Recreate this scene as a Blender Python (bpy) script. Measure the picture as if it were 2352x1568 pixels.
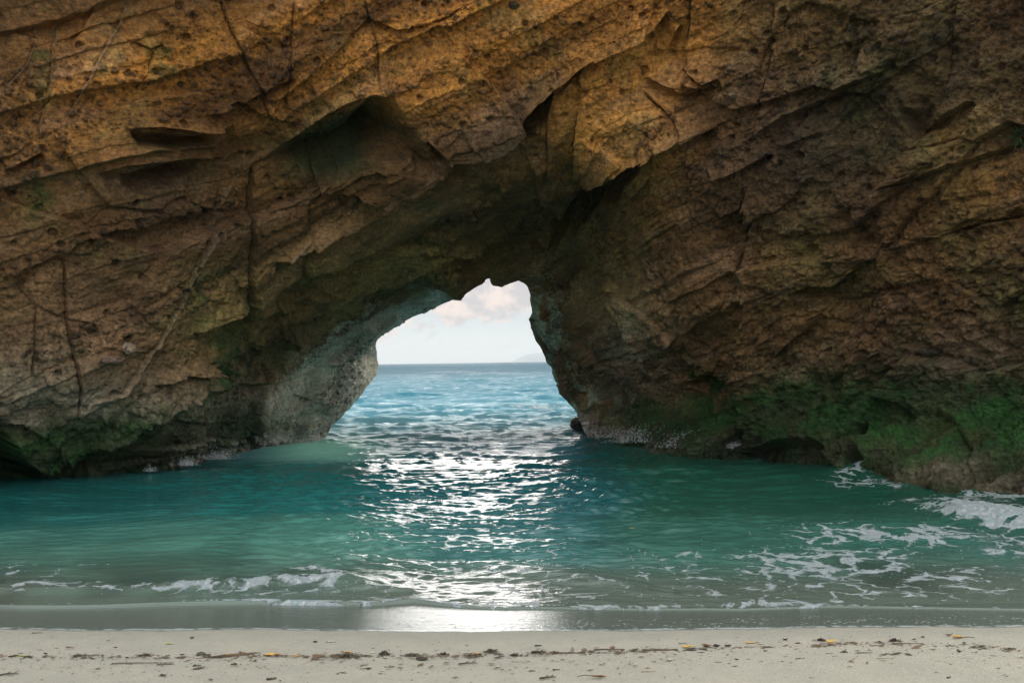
import bpy, bmesh, math, random
import numpy as np
from mathutils import Matrix, Vector
for o in list(bpy.data.objects): bpy.data.objects.remove(o)
R = math.radians
C = bpy.context.scene
COL = C.collection
random.seed(7); RNG = np.random.default_rng(7)
# ---------------------------------------------------------------- camera
FPX = 2286.7; CX, CY = 1176.0, 784.0; CAMZ = 2.0
PITCH, ROLL = R(1.18), R(0.85)
F_ = np.array([0, math.cos(PITCH), math.sin(PITCH)])
R0 = np.array([1.0, 0, 0]); U0 = np.array([0, -math.sin(PITCH), math.cos(PITCH)])
R_ = R0*math.cos(ROLL) - U0*math.sin(ROLL); U_ = U0*math.cos(ROLL) + R0*math.sin(ROLL)
cam = bpy.data.cameras.new('camera'); camo = bpy.data.objects.new('camera', cam); COL.objects.link(camo)
cam.sensor_width = 36; cam.lens = 36*FPX/2352; cam.clip_start = 0.05; cam.clip_end = 60000
m = Matrix.Identity(4)
for i in range(3):
    m[i][0] = R_[i]; m[i][1] = U_[i]; m[i][2] = -F_[i]
m[2][3] = CAMZ
camo.matrix_world = m; C.camera = camo
# ---------------------------------------------------------------- light
SUN_EL, SUN_AZ = R(12.0), R(-3.5)         # azimuth measured from +Y towards +X
sd = Vector((math.sin(SUN_AZ)*math.cos(SUN_EL), math.cos(SUN_AZ)*math.cos(SUN_EL), math.sin(SUN_EL)))
sl = bpy.data.lights.new('sun', 'SUN'); so = bpy.data.objects.new('sun', sl); COL.objects.link(so)
sl.energy = 0.55; sl.angle = R(18); sl.color = (1.0, 0.97, 0.93)
so.rotation_euler = sd.to_track_quat('Z', 'Y').to_euler()
W = bpy.data.worlds.new('World'); C.world = W; W.use_nodes = True
wn, wl = W.node_tree.nodes, W.node_tree.links; wn.clear()
def N(nt, typ, **kw):
    n = nt.nodes.new(typ)
    for k, v in kw.items():
        if k.startswith('i_'):
            key = k[2:]
            key = int(key) if key.isdigit() else key.replace('_', ' ')
            n.inputs[key].default_value = v
        else: setattr(n, k, v)
    return n
def build_world():
    nt = W.node_tree; L = nt.links.new
    out = N(nt, 'ShaderNodeOutputWorld'); bg = N(nt, 'ShaderNodeBackground', i_Strength=0.1)
    sky = N(nt, 'ShaderNodeTexSky', sky_type='NISHITA', sun_disc=False, sun_elevation=SUN_EL, sun_rotation=SUN_AZ)
    sky.air_density = 1.0; sky.dust_density = 1.5; sky.ozone_density = 1.5
    tc = N(nt, 'ShaderNodeTexCoord'); sep = N(nt, 'ShaderNodeSeparateXYZ'); L(tc.outputs['Generated'], sep.inputs[0])
    # high overcast that brightens overhead and behind the beach
    def maprange(src, a, b, c, d, t='SMOOTHSTEP'):
        mr = N(nt, 'ShaderNodeMapRange', interpolation_type=t); L(src, mr.inputs[0])
        for k, v in enumerate((a, b, c, d)): mr.inputs[k+1].default_value = v
        return mr.outputs[0]
    def math_(op, a, b=None):
        n = N(nt, 'ShaderNodeMath', operation=op)
        for k, v in enumerate((a, b)):
            if v is None: continue
            if isinstance(v, (int, float)): n.inputs[k].default_value = v
            else: L(v, n.inputs[k])
        return n.outputs[0]
    def mix(f, a, b):
        n = N(nt, 'ShaderNodeMix', data_type='RGBA')
        if isinstance(f, (int, float)): n.inputs[0].default_value = f
        else: L(f, n.inputs[0])
        for k, v in ((6, a), (7, b)):
            if isinstance(v, tuple): n.inputs[k].default_value = v
            else: L(v, n.inputs[k])
        return n.outputs[2]
    # grade low sky: pale blue near horizon
    low = mix(maprange(sep.outputs[2], 0.0, 0.06, 0, 1), (8.7, 9.7, 9.8, 1), (6.2, 7.2, 7.9, 1))
    veil = mix(0.985, sky.outputs[0], low)
    over = mix(maprange(sep.outputs[2], 0.10, 0.75, 0, 1), veil, (15.0, 15.6, 16.0, 1))
    back = mix(math_('MULTIPLY', maprange(sep.outputs[1], 0.3, -0.6, 0, 1), maprange(sep.outputs[2], 0.0, 0.5, 0.85, 1)), over, (15.0, 15.3, 15.5, 1))
    # bright sky lobe added out of frame, seaward right, to light the left tunnel wall
    dt = N(nt, 'ShaderNodeVectorMath', operation='DOT_PRODUCT'); L(tc.outputs['Generated'], dt.inputs[0]); dt.inputs[1].default_value = Vector((.56, .76, .30)).normalized()
    back = mix(maprange(dt.outputs['Value'], 0.80, 0.975, 0, 1), back, (210, 198, 176, 1))
    # cumulus, seen through the arch: noise over direction, flattened
    mp = N(nt, 'ShaderNodeMapping'); L(tc.outputs['Generated'], mp.inputs[0]); mp.inputs['Scale'].default_value = (1, 1, 1.5); mp.inputs['Location'].default_value = (0.12, 0.0, 0.031)
    n1 = N(nt, 'ShaderNodeTexNoise', i_Scale=20.0, i_Detail=10.0, i_Roughness=0.62); L(mp.outputs[0], n1.inputs['Vector'])
    hgt = maprange(sep.outputs[2], 0.012, 0.075, -0.10, 0.19, 'LINEAR')
    dens = math_('ADD', n1.outputs[0], hgt)
    msk = maprange(dens, 0.46, 0.60, 0, 1)
    n2 = N(nt, 'ShaderNodeTexNoise', i_Scale=42.0, i_Detail=7.0, i_Roughness=0.6); L(mp.outputs[0], n2.inputs['Vector'])
    cc = mix(maprange(n2.outputs[0], 0.38, 0.62, 0, 1), (6.7, 6.3, 6.4, 1), (10.4, 8.7, 7.7, 1))
    front = maprange(sep.outputs[1], 0.2, 0.7, 0, 0.85)
    col = mix(math_('MULTIPLY', msk, front), back, cc)
    L(col, bg.inputs[0]); L(bg.outputs[0], out.inputs[0])
build_world()
C.view_settings.view_transform = 'Standard'; C.view_settings.look = 'None'
C.view_settings.exposure = 0.0; C.view_settings.gamma = 1.0
C.cycles.use_denoising = True
C.cycles.max_bounces = 6; C.cycles.diffuse_bounces = 4; C.cycles.glossy_bounces = 3
C.cycles.sample_clamp_indirect = 4.0; C.cycles.caustics_reflective = False
# ---------------------------------------------------------------- helpers
def ray(px, py):
    px = np.asarray(px, float); py = np.asarray(py, float)
    a = (px-CX)/FPX; b = (CY-py)/FPX
    d = F_ + a[..., None]*R_ + b[..., None]*U_
    return d/d[..., 1:2]
def at_depth(px, py, y): return np.array([0, 0, CAMZ]) + ray(px, py)*np.asarray(y)[..., None]
def project(P):
    q = P-np.array([0, 0, CAMZ]); f = q@F_
    return CX+FPX*(q@R_)/f, CY-FPX*(q@U_)/f
def hsh(ix, iy, iz, seed):
    h = (ix.astype(np.uint32)*np.uint32(374761393) + iy.astype(np.uint32)*np.uint32(668265263) + iz.astype(np.uint32)*np.uint32(2246822519) + np.uint32((seed*3266489917) & 0xffffffff))
    h ^= h >> np.uint32(13); h *= np.uint32(1274126177); h ^= h >> np.uint32(16)
    h *= np.uint32(2654435761); h ^= h >> np.uint32(15)
    return h.astype(np.float32)*np.float32(1/4294967296.0)
def vn(P, seed=0):
    """value noise, -1..1"""
    i = np.floor(P).astype(np.int32); f = (P-i).astype(np.float32); f = f*f*f*(f*(f*6-15)+10)
    x, y, z = i[..., 0], i[..., 1], i[..., 2]; u, v, w = f[..., 0], f[..., 1], f[..., 2]
    def c(a, b, d): return hsh(x+a, y+b, z+d, seed)
    x00 = c(0,0,0)*(1-u)+c(1,0,0)*u; x10 = c(0,1,0)*(1-u)+c(1,1,0)*u
    x01 = c(0,0,1)*(1-u)+c(1,0,1)*u; x11 = c(0,1,1)*(1-u)+c(1,1,1)*u
    return ((x00*(1-v)+x10*v)*(1-w)+(x01*(1-v)+x11*v)*w)*2-1
ROT = np.array([[0.36, 0.48, -0.8], [-0.8, 0.6, 0.0], [0.48, 0.64, 0.6]])
def fbm(P, sc, octv=4, seed=0, gain=0.5, ridge=False):
    Q = (P*sc).astype(np.float32); a = 1.0; s = 0; t = 0
    for k in range(octv):
        n = vn(Q, seed+k*17)
        if ridge: n = 1-2*np.abs(n)
        s = s+a*n; t += a; a *= gain; Q = (Q@ROT.T.astype(np.float32))*2.03+5.1
    return s/t
def worley(P, sc, seed=0, jitter=1.0):
    """F1, F2, id hash, vector to F1 centre"""
    Q = (P*sc).astype(np.float32); i = np.floor(Q).astype(np.int32)
    f1 = np.full(Q.shape[:-1], 9.0, np.float32); f2 = f1.copy(); idh = np.zeros_like(f1); vec = np.zeros(Q.shape, np.float32)
    for a in (-1,0,1):
        for b in (-1,0,1):
            for c in (-1,0,1):
                x, y, z = i[...,0]+a, i[...,1]+b, i[...,2]+c
                h1 = hsh(x,y,z,seed+1); h2 = hsh(x,y,z,seed+2); h3 = hsh(x,y,z,seed+3)
                v = np.stack([x+.5+(h1-.5)*jitter-Q[...,0], y+.5+(h2-.5)*jitter-Q[...,1], z+.5+(h3-.5)*jitter-Q[...,2]], -1).astype(np.float32)
                d = np.sqrt((v*v).sum(-1)); m = d < f1
                f2 = np.where(m, f1, np.minimum(f2, d)); f1 = np.where(m, d, f1)
                idh = np.where(m, (h1*7.13+h2*3.7) % 1.0, idh); vec = np.where(m[..., None], v, vec)
    return f1, f2, idh, vec
def sst(x, a, b):
    t = np.clip((x-a)/(b-a), 0, 1); return t*t*(3-2*t)
def mesh_from(name, V, Fq, attrs=None, smooth=True, mat=None, parent=None):
    me = bpy.data.meshes.new(name); V = np.asarray(V, np.float32); Fq = np.asarray(Fq, np.int32)
    me.vertices.add(len(V)); me.vertices.foreach_set('co', V.ravel())
    n = Fq.shape[1]; me.loops.add(Fq.size); me.loops.foreach_set('vertex_index', Fq.ravel())
    me.polygons.add(len(Fq)); me.polygons.foreach_set('loop_start', np.arange(len(Fq), dtype=np.int32)*n)
    me.polygons.foreach_set('loop_total', np.full(len(Fq), n, np.int32))
    me.update(calc_edges=True)
    if smooth: me.polygons.foreach_set('use_smooth', np.ones(len(Fq), bool))
    for k, v in (attrs or {}).items():
        v = np.asarray(v, np.float32)
        if v.ndim == 1: a = me.attributes.new(k, 'FLOAT', 'POINT'); a.data.foreach_set('value', v)
        else:
            a = me.attributes.new(k, 'FLOAT_COLOR', 'POINT'); c4 = np.ones((len(V), 4), np.float32); c4[:, :3] = v; a.data.foreach_set('color', c4.ravel())
    if mat: me.materials.append(mat)
    o = bpy.data.objects.new(name, me); COL.objects.link(o)
    if parent: o.parent = parent
    return o
def tag(o, label=None, cat=None, group=None, kind=None):
    if label: o['label'] = label
    if cat: o['category'] = cat
    if group: o['group'] = group
    if kind: o['kind'] = kind
    return o
def grid_faces(nr, nc, flip=False):
    i = np.arange(nr*nc).reshape(nr, nc)
    q = np.stack([i[:-1,:-1], i[:-1,1:], i[1:,1:], i[1:,:-1]], -1).reshape(-1, 4)
    return q[:, ::-1] if flip else q
def axis(lo, a, b, hi, step, g=1.12):
    core = np.arange(a, b+step, step); L_ = []; s = step; x = a
    while x > lo: s = min(s*g, 60); x -= s; L_.append(x)
    H_ = []; s = step; x = core[-1]
    while x < hi: s = min(s*g, 60); x += s; H_.append(x)
    return np.array(L_[::-1]+list(core)+H_)
class NT:
    def __init__(s, name):
        s.m = bpy.data.materials.new(name); s.m.use_nodes = True; s.nt = s.m.node_tree; s.nt.nodes.clear()
        s.out = N(s.nt, 'ShaderNodeOutputMaterial'); s.b = N(s.nt, 'ShaderNodeBsdfPrincipled'); s.L(s.b.outputs[0], s.out.inputs[0])
    def L(s, a, b): s.nt.links.new(a, b)
    def n(s, t, **k): return N(s.nt, t, **k)
    def attr(s, name, fac=True):
        a = s.n('ShaderNodeAttribute'); a.attribute_name = name; return a.outputs['Fac' if fac else 'Color']
    def pos(s): return s.n('ShaderNodeNewGeometry').outputs['Position']
    def mapping(s, src, scale=(1,1,1), rot=(0,0,0), loc=(0,0,0)):
        mp = s.n('ShaderNodeMapping'); s.L(src, mp.inputs[0]); mp.inputs['Scale'].default_value = scale; mp.inputs['Rotation'].default_value = rot; mp.inputs['Location'].default_value = loc
        return mp.outputs[0]
    def noise(s, vec, scale, detail=4, rough=0.5, dist=0.0):
        n = s.n('ShaderNodeTexNoise', i_Scale=scale, i_Detail=detail, i_Roughness=rough, i_Distortion=dist); s.L(vec, n.inputs['Vector']); return n.outputs[0]
    def voro(s, vec, scale, feature='F1', rand=1.0):
        n = s.n('ShaderNodeTexVoronoi', feature=feature, i_Scale=scale, i_Randomness=rand); s.L(vec, n.inputs['Vector']); return n.outputs['Distance']
    def mr(s, src, a, b, c=0, d=1, t='SMOOTHSTEP'):
        n = s.n('ShaderNodeMapRange', interpolation_type=t); s._in(n.inputs[0], src)
        for k, v in enumerate((a, b, c, d)): s._in(n.inputs[k+1], v)
        return n.outputs[0]
    def _in(s, sock, v):
        if isinstance(v, (int, float, tuple)): sock.default_value = v
        else: s.L(v, sock)
    def math(s, op, a, b=0.0, c=None):
        n = s.n('ShaderNodeMath', operation=op); s._in(n.inputs[0], a); s._in(n.inputs[1], b)
        if c is not None: s._in(n.inputs[2], c)
        return n.outputs[0]
    def mix(s, f, a, b, blend='MIX'):
        n = s.n('ShaderNodeMix', data_type='RGBA', blend_type=blend); s._in(n.inputs[0], f); s._in(n.inputs[6], a); s._in(n.inputs[7], b); return n.outputs[2]
    def bump(s, h, strength=0.5, dist=0.02, normal=None):
        n = s.n('ShaderNodeBump', i_Strength=strength, i_Distance=dist); s.L(h, n.inputs['Height'])
        if normal is not None: s.L(normal, n.inputs['Normal'])
        return n.outputs[0]
# ---------------------------------------------------------------- materials
def mat_rock():
    t = NT('sea_cliff_rock'); p = t.pos()
    col = t.attr('col', False); wet = t.attr('wet'); rg = t.attr('rg')
    grain = t.noise(p, 26, 5, 0.65); med = t.noise(p, 5.5, 5, 0.6)
    lam = t.noise(t.mapping(p, (0.8, 1.0, 7.0), (0, R(-24), 0)), 3.0, 5, 0.6)
    grain = t.noise(p, 15, 6, 0.75)
    g = t.mr(grain, 0.34, 0.68, t.mr(rg, 0, .4, .72, .35), t.mr(rg, 0, .4, 1.25, 1.75), 'LINEAR'); g2 = t.mr(med, 0.3, 0.7, 0.75, 1.25, 'LINEAR'); g3 = t.mr(lam, 0.3, 0.7, 0.78, 1.22, 'LINEAR')
    f = t.math('MULTIPLY', t.math('MULTIPLY', g, g2), g3)
    n = t.n('ShaderNodeVectorMath', operation='SCALE'); t.L(col, n.inputs[0]); t.L(f, n.inputs['Scale'])
    fleck = t.mr(t.voro(p, 24), 0.12, 0.20, 1, 0)
    fm = t.math('MULTIPLY', fleck, t.mr(t.noise(p, 2.0, 3), 0.45, 0.7, 0, 0.55))
    c = t.mix(fm, n.outputs[0], (0.36, 0.31, 0.24, 1))
    pit = t.math('MAXIMUM', t.math('MULTIPLY', t.mr(t.voro(t.mapping(p, (1,1,1.5), (0, R(-24), 0)), 9), 0.16, 0.26, 1, 0), t.mr(t.noise(p, 1.3, 5, .65), 0.52, 0.64, 0, 0.8)), t.math('MULTIPLY', t.mr(t.voro(p, 17), 0.18, 0.28, 1, 0), t.mr(t.noise(p, 0.9, 6, .7), 0.52, 0.60, 0, 0.7)))
    c = t.mix(pit, c, (0.018, 0.014, 0.010, 1))
    t.L(c, t.b.inputs['Base Color'])
    rough = t.mr(wet, 0, 1, 0.93, 0.30, 'LINEAR'); t.L(rough, t.b.inputs['Roughness'])
    t.b.inputs['Specular IOR Level'].default_value = 0.35
    hh = t.math('ADD', t.math('MULTIPLY', t.noise(p, 9, 8, 0.66), 1.0), t.math('MULTIPLY', lam, 0.6))
    hh = t.math('MULTIPLY', t.math('SUBTRACT', hh, t.math('MULTIPLY', pit, 0.5)), t.mr(rg, 0, 1, 0.45, 1.1, 'LINEAR'))
    t.L(t.bump(hh, 0.9, 0.07), t.b.inputs['Normal'])
    return t.m
def mat_sea():
    t = NT('sea_water'); p = t.pos(); foam = t.attr('foam'); col = t.attr('col', False); chop = t.attr('chop')
    pl = t.mapping(p, (1, 1, 0.0))
    warp = t.n('ShaderNodeVectorMath', operation='MULTIPLY_ADD')
    nz = t.n('ShaderNodeTexNoise', i_Scale=1.6, i_Detail=4.0, i_Roughness=0.55); t.L(pl, nz.inputs['Vector'])
    t.L(nz.outputs['Color'], warp.inputs[0]); warp.inputs[1].default_value = (0.9, 0.9, 0.0); t.L(pl, warp.inputs[2])
    ed = t.voro(warp.outputs[0], 2.7, 'DISTANCE_TO_EDGE'); ed2 = t.voro(warp.outputs[0], 7.5, 'DISTANCE_TO_EDGE')
    pat = t.noise(warp.outputs[0], 2.2, 5, 0.6)
    lace = t.math('ADD', t.math('MULTIPLY', ed, -1.6), t.math('MULTIPLY', ed2, -0.7))
    lace = t.math('ADD', lace, t.math('MULTIPLY', pat, 1.1))           # high = foam
    thr = t.math('ADD', lace, foam)
    thr = t.math('ADD', thr, t.math('MULTIPLY', t.math('SUBTRACT', t.noise(t.mapping(warp.outputs[0], (.6, 1.2, 1)), 9, 5, 0.7), 0.5), 0.42)); fm = t.mr(thr, 0.85, 1.0)
    fine = t.mr(t.noise(pl, 60, 3, 0.6), 0.3, 0.7, 0.75, 1.0, 'LINEAR')
    spots = t.math('MULTIPLY', t.mr(t.voro(pl, 9.0), 0.05, 0.09, 1, 0), t.mr(foam, 0.05, 0.3, 0, 0.8))
    fm = t.math('MAXIMUM', t.math('MULTIPLY', fm, fine), spots)
    frost = t.mr(t.noise(pl, 17, 6, 0.7), 0.32, 0.66); base = t.mix(fm, col, t.mix(frost, (0.42, 0.54, 0.57, 1), (0.84, 0.88, 0.90, 1))); t.L(base, t.b.inputs['Base Color'])
    t.L(t.mr(fm, 0, 1, 0.09, 0.75), t.b.inputs['Roughness'])
    t.b.inputs['IOR'].default_value = 1.62; t.b.inputs['Specular IOR Level'].default_value = 0.5
    w1 = t.noise(t.mapping(p, (0.45, 1.5, 1)), 9.0, 4, 0.6, 0.5); w2 = t.noise(t.mapping(p, (0.4, 1.0, 1), (0,0,R(10))), 0.35, 6, 0.62, 0.3)
    h = t.math('ADD', t.math('MULTIPLY', t.math('MULTIPLY', w1, 0.026), chop), t.math('MULTIPLY', w2, t.attr('far')))
    h = t.math('ADD', h, t.math('MULTIPLY', t.math('MULTIPLY', fm, frost), 0.035))
    bn = t.bump(h, 1.0, 1.0); t.L(bn, t.b.inputs['Normal'])
    df = t.n('ShaderNodeBsdfDiffuse'); t.L(base, df.inputs[0]); t.L(bn, df.inputs['Normal'])
    mx = t.n('ShaderNodeMixShader'); spk = t.noise(t.mapping(p, (0.35, 1.0, 0)), 3.2, 8, 0.75, 0.3); t.L(t.math('MULTIPLY', t.attr('matte'), t.mr(spk, 0.54, 0.66, 1.0, 0.45)), mx.inputs[0]); t.L(t.b.outputs[0], mx.inputs[1]); t.L(df.outputs[0], mx.inputs[2]); t.L(mx.outputs[0], t.out.inputs[0])
    return t.m
def mat_sand():
    t = NT('beach_sand'); p = t.pos(); wet = t.attr('wet'); film = t.attr('film')
    gr = t.noise(p, 160, 3, 0.7); md = t.noise(p, 4.0, 4, 0.55)
    c = t.mix(t.mr(gr, 0.3, 0.7), (0.33, 0.312, 0.25, 1), (0.49, 0.465, 0.38, 1))
    c = t.mix(t.mr(md, 0.35, 0.65, 0, 0.35), c, (0.52, 0.47, 0.38, 1))
    speck = t.math('MULTIPLY', t.mr(t.voro(p, 55), 0.07, 0.12, 1, 0), t.mr(t.noise(p, 3, 2), 0.48, 0.62, 0, 0.85))
    c = t.mix(speck, c, (0.10, 0.08, 0.06, 1))
    cw = t.mix(0.88, c, (0.085, 0.118, 0.098, 1)); c = t.mix(wet, c, cw)
    bub = t.math('MULTIPLY', t.mr(t.voro(t.mapping(p, (0.6, 1, 1)), 34), 0.14, 0.30, 1, 0), t.mr(film, 0.15, 0.8, 0, 1))
    bub = t.math('MULTIPLY', bub, t.mr(t.noise(p, 6, 3), 0.42, 0.6))
    c = t.mix(bub, c, (0.6, 0.66, 0.66, 1))
    edge = t.attr('edge'); c = t.mix(t.math('MULTIPLY', edge, t.mr(t.noise(p, 14, 3), 0.35, 0.6)), c, (0.7, 0.74, 0.74, 1))
    t.L(c, t.b.inputs['Base Color'])
    t.L(t.mr(wet, 0, 1, 0.9, 0.17, 'LINEAR'), t.b.inputs['Roughness'])
    t.b.inputs['IOR'].default_value = 1.65; t.L(t.mr(wet, 0.5, 1, 0.35, 0.95), t.b.inputs['Specular IOR Level'])
    hd = t.math('MULTIPLY', t.noise(p, 45, 5, 0.6), t.mr(wet, 0, 1, 0.022, 0.0012))
    hd = t.math('ADD', hd, t.math('MULTIPLY', t.noise(p, 3.0, 4, 0.5), t.mr(wet, 0, 1, 0.03, 0.002)))
    hd = t.math('ADD', hd, t.math('MULTIPLY', bub, 0.010)); hd = t.math('ADD', hd, t.math('MULTIPLY', t.noise(t.mapping(p, (.35, 1.4, 1)), 13, 5, .65), t.math('MULTIPLY', wet, 0.006)))
    t.L(t.bump(hd, 1.0, 1.0), t.b.inputs['Normal'])
    return t.m
def mat_plain(name, c1, c2, scale=30, rough=0.7, bump=0.3, dist=0.004):
    t = NT(name); tc = t.n('ShaderNodeTexCoord').outputs['Object']; nz = t.noise(tc, scale, 4, 0.6)
    t.L(t.mix(t.mr(nz, 0.3, 0.7), (*c1, 1), (*c2, 1)), t.b.inputs['Base Color']); t.b.inputs['Roughness'].default_value = rough
    t.L(t.bump(nz, bump, dist), t.b.inputs['Normal']); return t.m
M_ROCK, M_SEA, M_SAND = mat_rock(), mat_sea(), mat_sand()
#ROCKSECTION
# ---------------------------------------------------------------- opening outline (back rim of the arch), rock feature lines
OPEN = [(746,1030),(746,1006),(763,977),(787,955),(812,929),(831,904),(836,893),(847,882),(863,862),(864,849),(868,838),(865,816),(864,779),(893,757),(919,741),(944,730),(966,722),(985,715),(999,706),(1025,693),(1040,688),(1054,690),(1065,682),(1087,664),(1107,653),(1118,642),(1124,640),(1129,653),(1149,655),(1164,652),(1182,645),(1193,644),(1206,652),(1212,660),(1219,680),(1219,695),(1221,720),(1217,737),(1223,757),(1230,779),(1239,794),(1248,812),(1254,827),(1267,845),(1274,867),(1283,889),(1289,904),(1307,922),(1318,935),(1327,948),(1334,970),(1351,999),(1360,1030)]
def refine_outline(P, step=3.0, amp=2.6, seed=3):
    out = []
    for (a, b) in zip(P[:-1], P[1:]):
        n = max(1, int(math.dist(a, b)/step))
        for k in range(n): out.append((a[0]+(b[0]-a[0])*k/n, a[1]+(b[1]-a[1])*k/n))
    out.append(P[-1]); A = np.array(out)
    T = np.gradient(A, axis=0); nn = np.stack([T[:,1], -T[:,0]], 1); nn /= np.linalg.norm(nn, axis=1)[:, None]+1e-9
    s = np.arange(len(A))*step
    q = np.stack([s, s*0, s*0], -1)
    return A+nn*(fbm(q, 1/14.0, 3, seed)*amp)[:, None]
OUTL = refine_outline(OPEN)
VEINS = [([(303,-20),(275,60),(245,120),(215,175),(180,235),(150,290),(125,315)], 5),
 ([(575,370),(545,420),(520,480),(490,530),(465,570),(440,610),(415,650),(400,690),(375,730),(345,790),(330,820),(300,870),(270,900),(215,920),(190,940)], 5),
 ([(130,40),(125,130),(120,200),(105,250),(90,290),(95,340)], 4), ([(85,95),(60,150),(10,200)], 3.5),
 ([(610,640),(640,600),(700,560),(720,548)], 4), ([(2310,250),(2230,310),(2130,380),(2020,430)], 3), ([(1560,770),(1530,660),(1490,600)],3.5),
 ([(2352,330),(2240,365),(2120,410),(2000,450)], 4), ([(1700,330),(1780,290),(1850,255)], 4)]
CRACKS = [([(500,-10),(525,60),(550,120),(575,165),(600,230),(620,270)], 3.2, .5), ([(835,-10),(850,60),(865,120),(862,200)], 3, .4),
 ([(145,600),(150,700),(165,790),(180,850),(190,900),(180,960)], 4, .6), ([(85,700),(82,800),(80,870)], 3.5, .5),
 ([(580,380),(580,500),(570,640),(575,740),(560,800)], 6, .8), ([(672,0),(665,80),(660,180),(655,250)], 5, .4),
 ([(1705,430),(1704,520),(1700,600),(1702,700),(1695,780),(1690,860),(1686,920),(1695,1010)], 10, 1.5),
 ([(1590,-10),(1580,70),(1568,120),(1580,170)], 4, .6), ([(1475,205),(1530,265),(1560,310),(1570,380),(1575,440)], 4, .6),
 ([(1320,170),(1330,230),(1320,300),(1318,400)], 4.5, .7), ([(1975,940),(1970,1000),(1965,1060)], 7, 1.0), ([(2270,950),(2266,1000),(2255,1045)], 5, .8),
 ([(1256,200),(1255,300),(1250,400)], 3.5, .4), ([(1775,0),(1770,140),(1740,260),(1715,370)], 4, .5), ([(2200,0),(2185,180),(2150,260)], 4, .5),
 ([(2352,400),(2330,430),(2322,480)], 5, .7), ([(1990,520),(1993,620),(1990,760)], 3.5, .4), ([(1560,160),(1600,190),(1640,205)], 6, .8),
 ([(300,92),(345,112),(372,100)], 3, .4), ([(352,116),(335,160),(305,205)], 3, .4), ([(645,690),(640,760),(665,800)],4,.5), ([(1450,760),(1470,840),(1500,890)],6,.8),
 ([(600,830),(610,900),(590,960),(575,1030)],7,.8)]
# ledges: (line, width above, width below, height)  a lip along the line, recessed below it
LEDGES = [([(1000,352),(1080,318),(1150,288),(1215,232),(1262,205),(1330,158),(1420,110),(1500,62),(1540,20)], 26, 60, .55),
 ([(600,604),(700,574),(780,534),(850,498),(930,452),(995,408)], 22, 26, .38),
 ([(640,335),(700,285),(780,232),(850,204),(900,196)], 40, 60, .5),
 ([(225,395),(256,383),(330,370),(421,353),(494,353),(560,350)], 30, 55, .45),
 ([(278,300),(340,290),(476,286),(520,270)], 26, 40, .35),
 ([(1330,412),(1400,388),(1480,362),(1570,328),(1640,300)], 50, 45, .6),
 ([(185,550),(260,530),(330,520),(440,490),(520,480)], 22, 22, .28),
 ([(0,640),(90,600),(180,560)], 20, 22, .25), ([(0,390),(60,370),(100,350)], 16, 22, .3),
 ([(590,800),(680,792),(780,752),(870,712),(1010,672),(1055,690)], 30, 16, .13),
 ([(440,250),(520,215),(600,175),(680,160)], 18, 24, .3), ([(820,30),(900,60),(1000,40),(1080,0)], 18, 20, .15),
 ([(1480,180),(1560,215),(1600,200)], 22, 16, .3), ([(1560,190),(1600,205),(1650,180)], 20, 18, .5), ([(1500,120),(1530,125),(1560,60)], 16, 14, .25),
 ([(1620,420),(1700,390),(1780,350)], 18, 18, .3), ([(1640,500),(1720,470)], 18, 18, .3), ([(2010,440),(2130,400),(2240,360),(2352,322)], 18, 18, .25),
 ([(1720,320),(1800,270),(1900,225),(2040,160)], 14, 16, .3), ([(2100,300),(2200,250),(2230,225)], 16, 20, .3),
 ([(2330,500),(2240,520),(2150,560)], 16, 18, .3), ([(420,760),(520,720),(570,700)], 16, 20, .3), ([(330,880),(400,860),(480,850),(520,845)], 14, 20, .3),
 ([(1140,700),(1180,660),(1230,600),(1290,520),(1340,470)], 2, 2, .0), ([(960,300),(1000,330),(1010,352)], 14, 14, .3), ([(1130,350),(1180,330),(1240,290)], 14,20,.25),
 ([(640,748),(800,692),(960,622),(1150,548)], 34, 26, .30), ([(700,655),(860,590),(1010,535),(1180,468),(1280,420)], 34, 26, .30), ([(900,665),(1020,625),(1120,600)], 20, 18, .2), ([(1380,560),(1430,700),(1500,860)], 20, 24, .25), ([(0,985),(60,975),(120,1000),(170,1040)], 24, 30, .2), ([(300,985),(420,960),(500,965)], 14, 20, .12), ([(560,1010),(440,1020),(280,1035)], 14, 24, .08)]
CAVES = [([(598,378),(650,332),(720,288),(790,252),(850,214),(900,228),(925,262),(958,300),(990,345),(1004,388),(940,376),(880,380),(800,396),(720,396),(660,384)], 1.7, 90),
 ([(1005,372),(1060,335),(1140,300),(1215,245),(1262,215),(1250,275),(1190,325),(1120,362),(1050,384)], 2.2, 26),
 ([(0,985),(35,1000),(50,1050),(90,1080),(110,1110),(0,1150),(-80,1150),(-80,980)], 1.2, 20),
 ([(1690,930),(1676,990),(1660,1030),(1700,1040),(1715,1010),(1700,900)], 2.4, 14),
 ([(1330,425),(1400,402),(1470,375),(1450,410),(1400,470),(1340,520),(1290,560),(1255,580),(1260,520),(1300,470)], 1.1, 26),
 ([(290,305),(470,292),(460,325),(380,338),(300,335)], .55, 18), ([(265,395),(420,366),(470,372),(440,410),(330,455),(275,440)], .5, 26),
 ([(640,690),(700,640),(820,590),(960,540),(1000,560),(880,620),(760,690),(680,740)], .35, 30),
 ([(1565,880),(1600,850),(1650,860),(1680,900),(1650,960),(1590,985),(1560,940)], .6, 20), ([(1955,970),(1980,970),(1985,1060),(1950,1075)], .9, 10),
 ([(520,1050),(380,1085),(280,1090),(330,1050),(430,1030)], .15, 16), ([(2060,250),(2140,230),(2160,280),(2100,330)],.35,24)]
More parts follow.
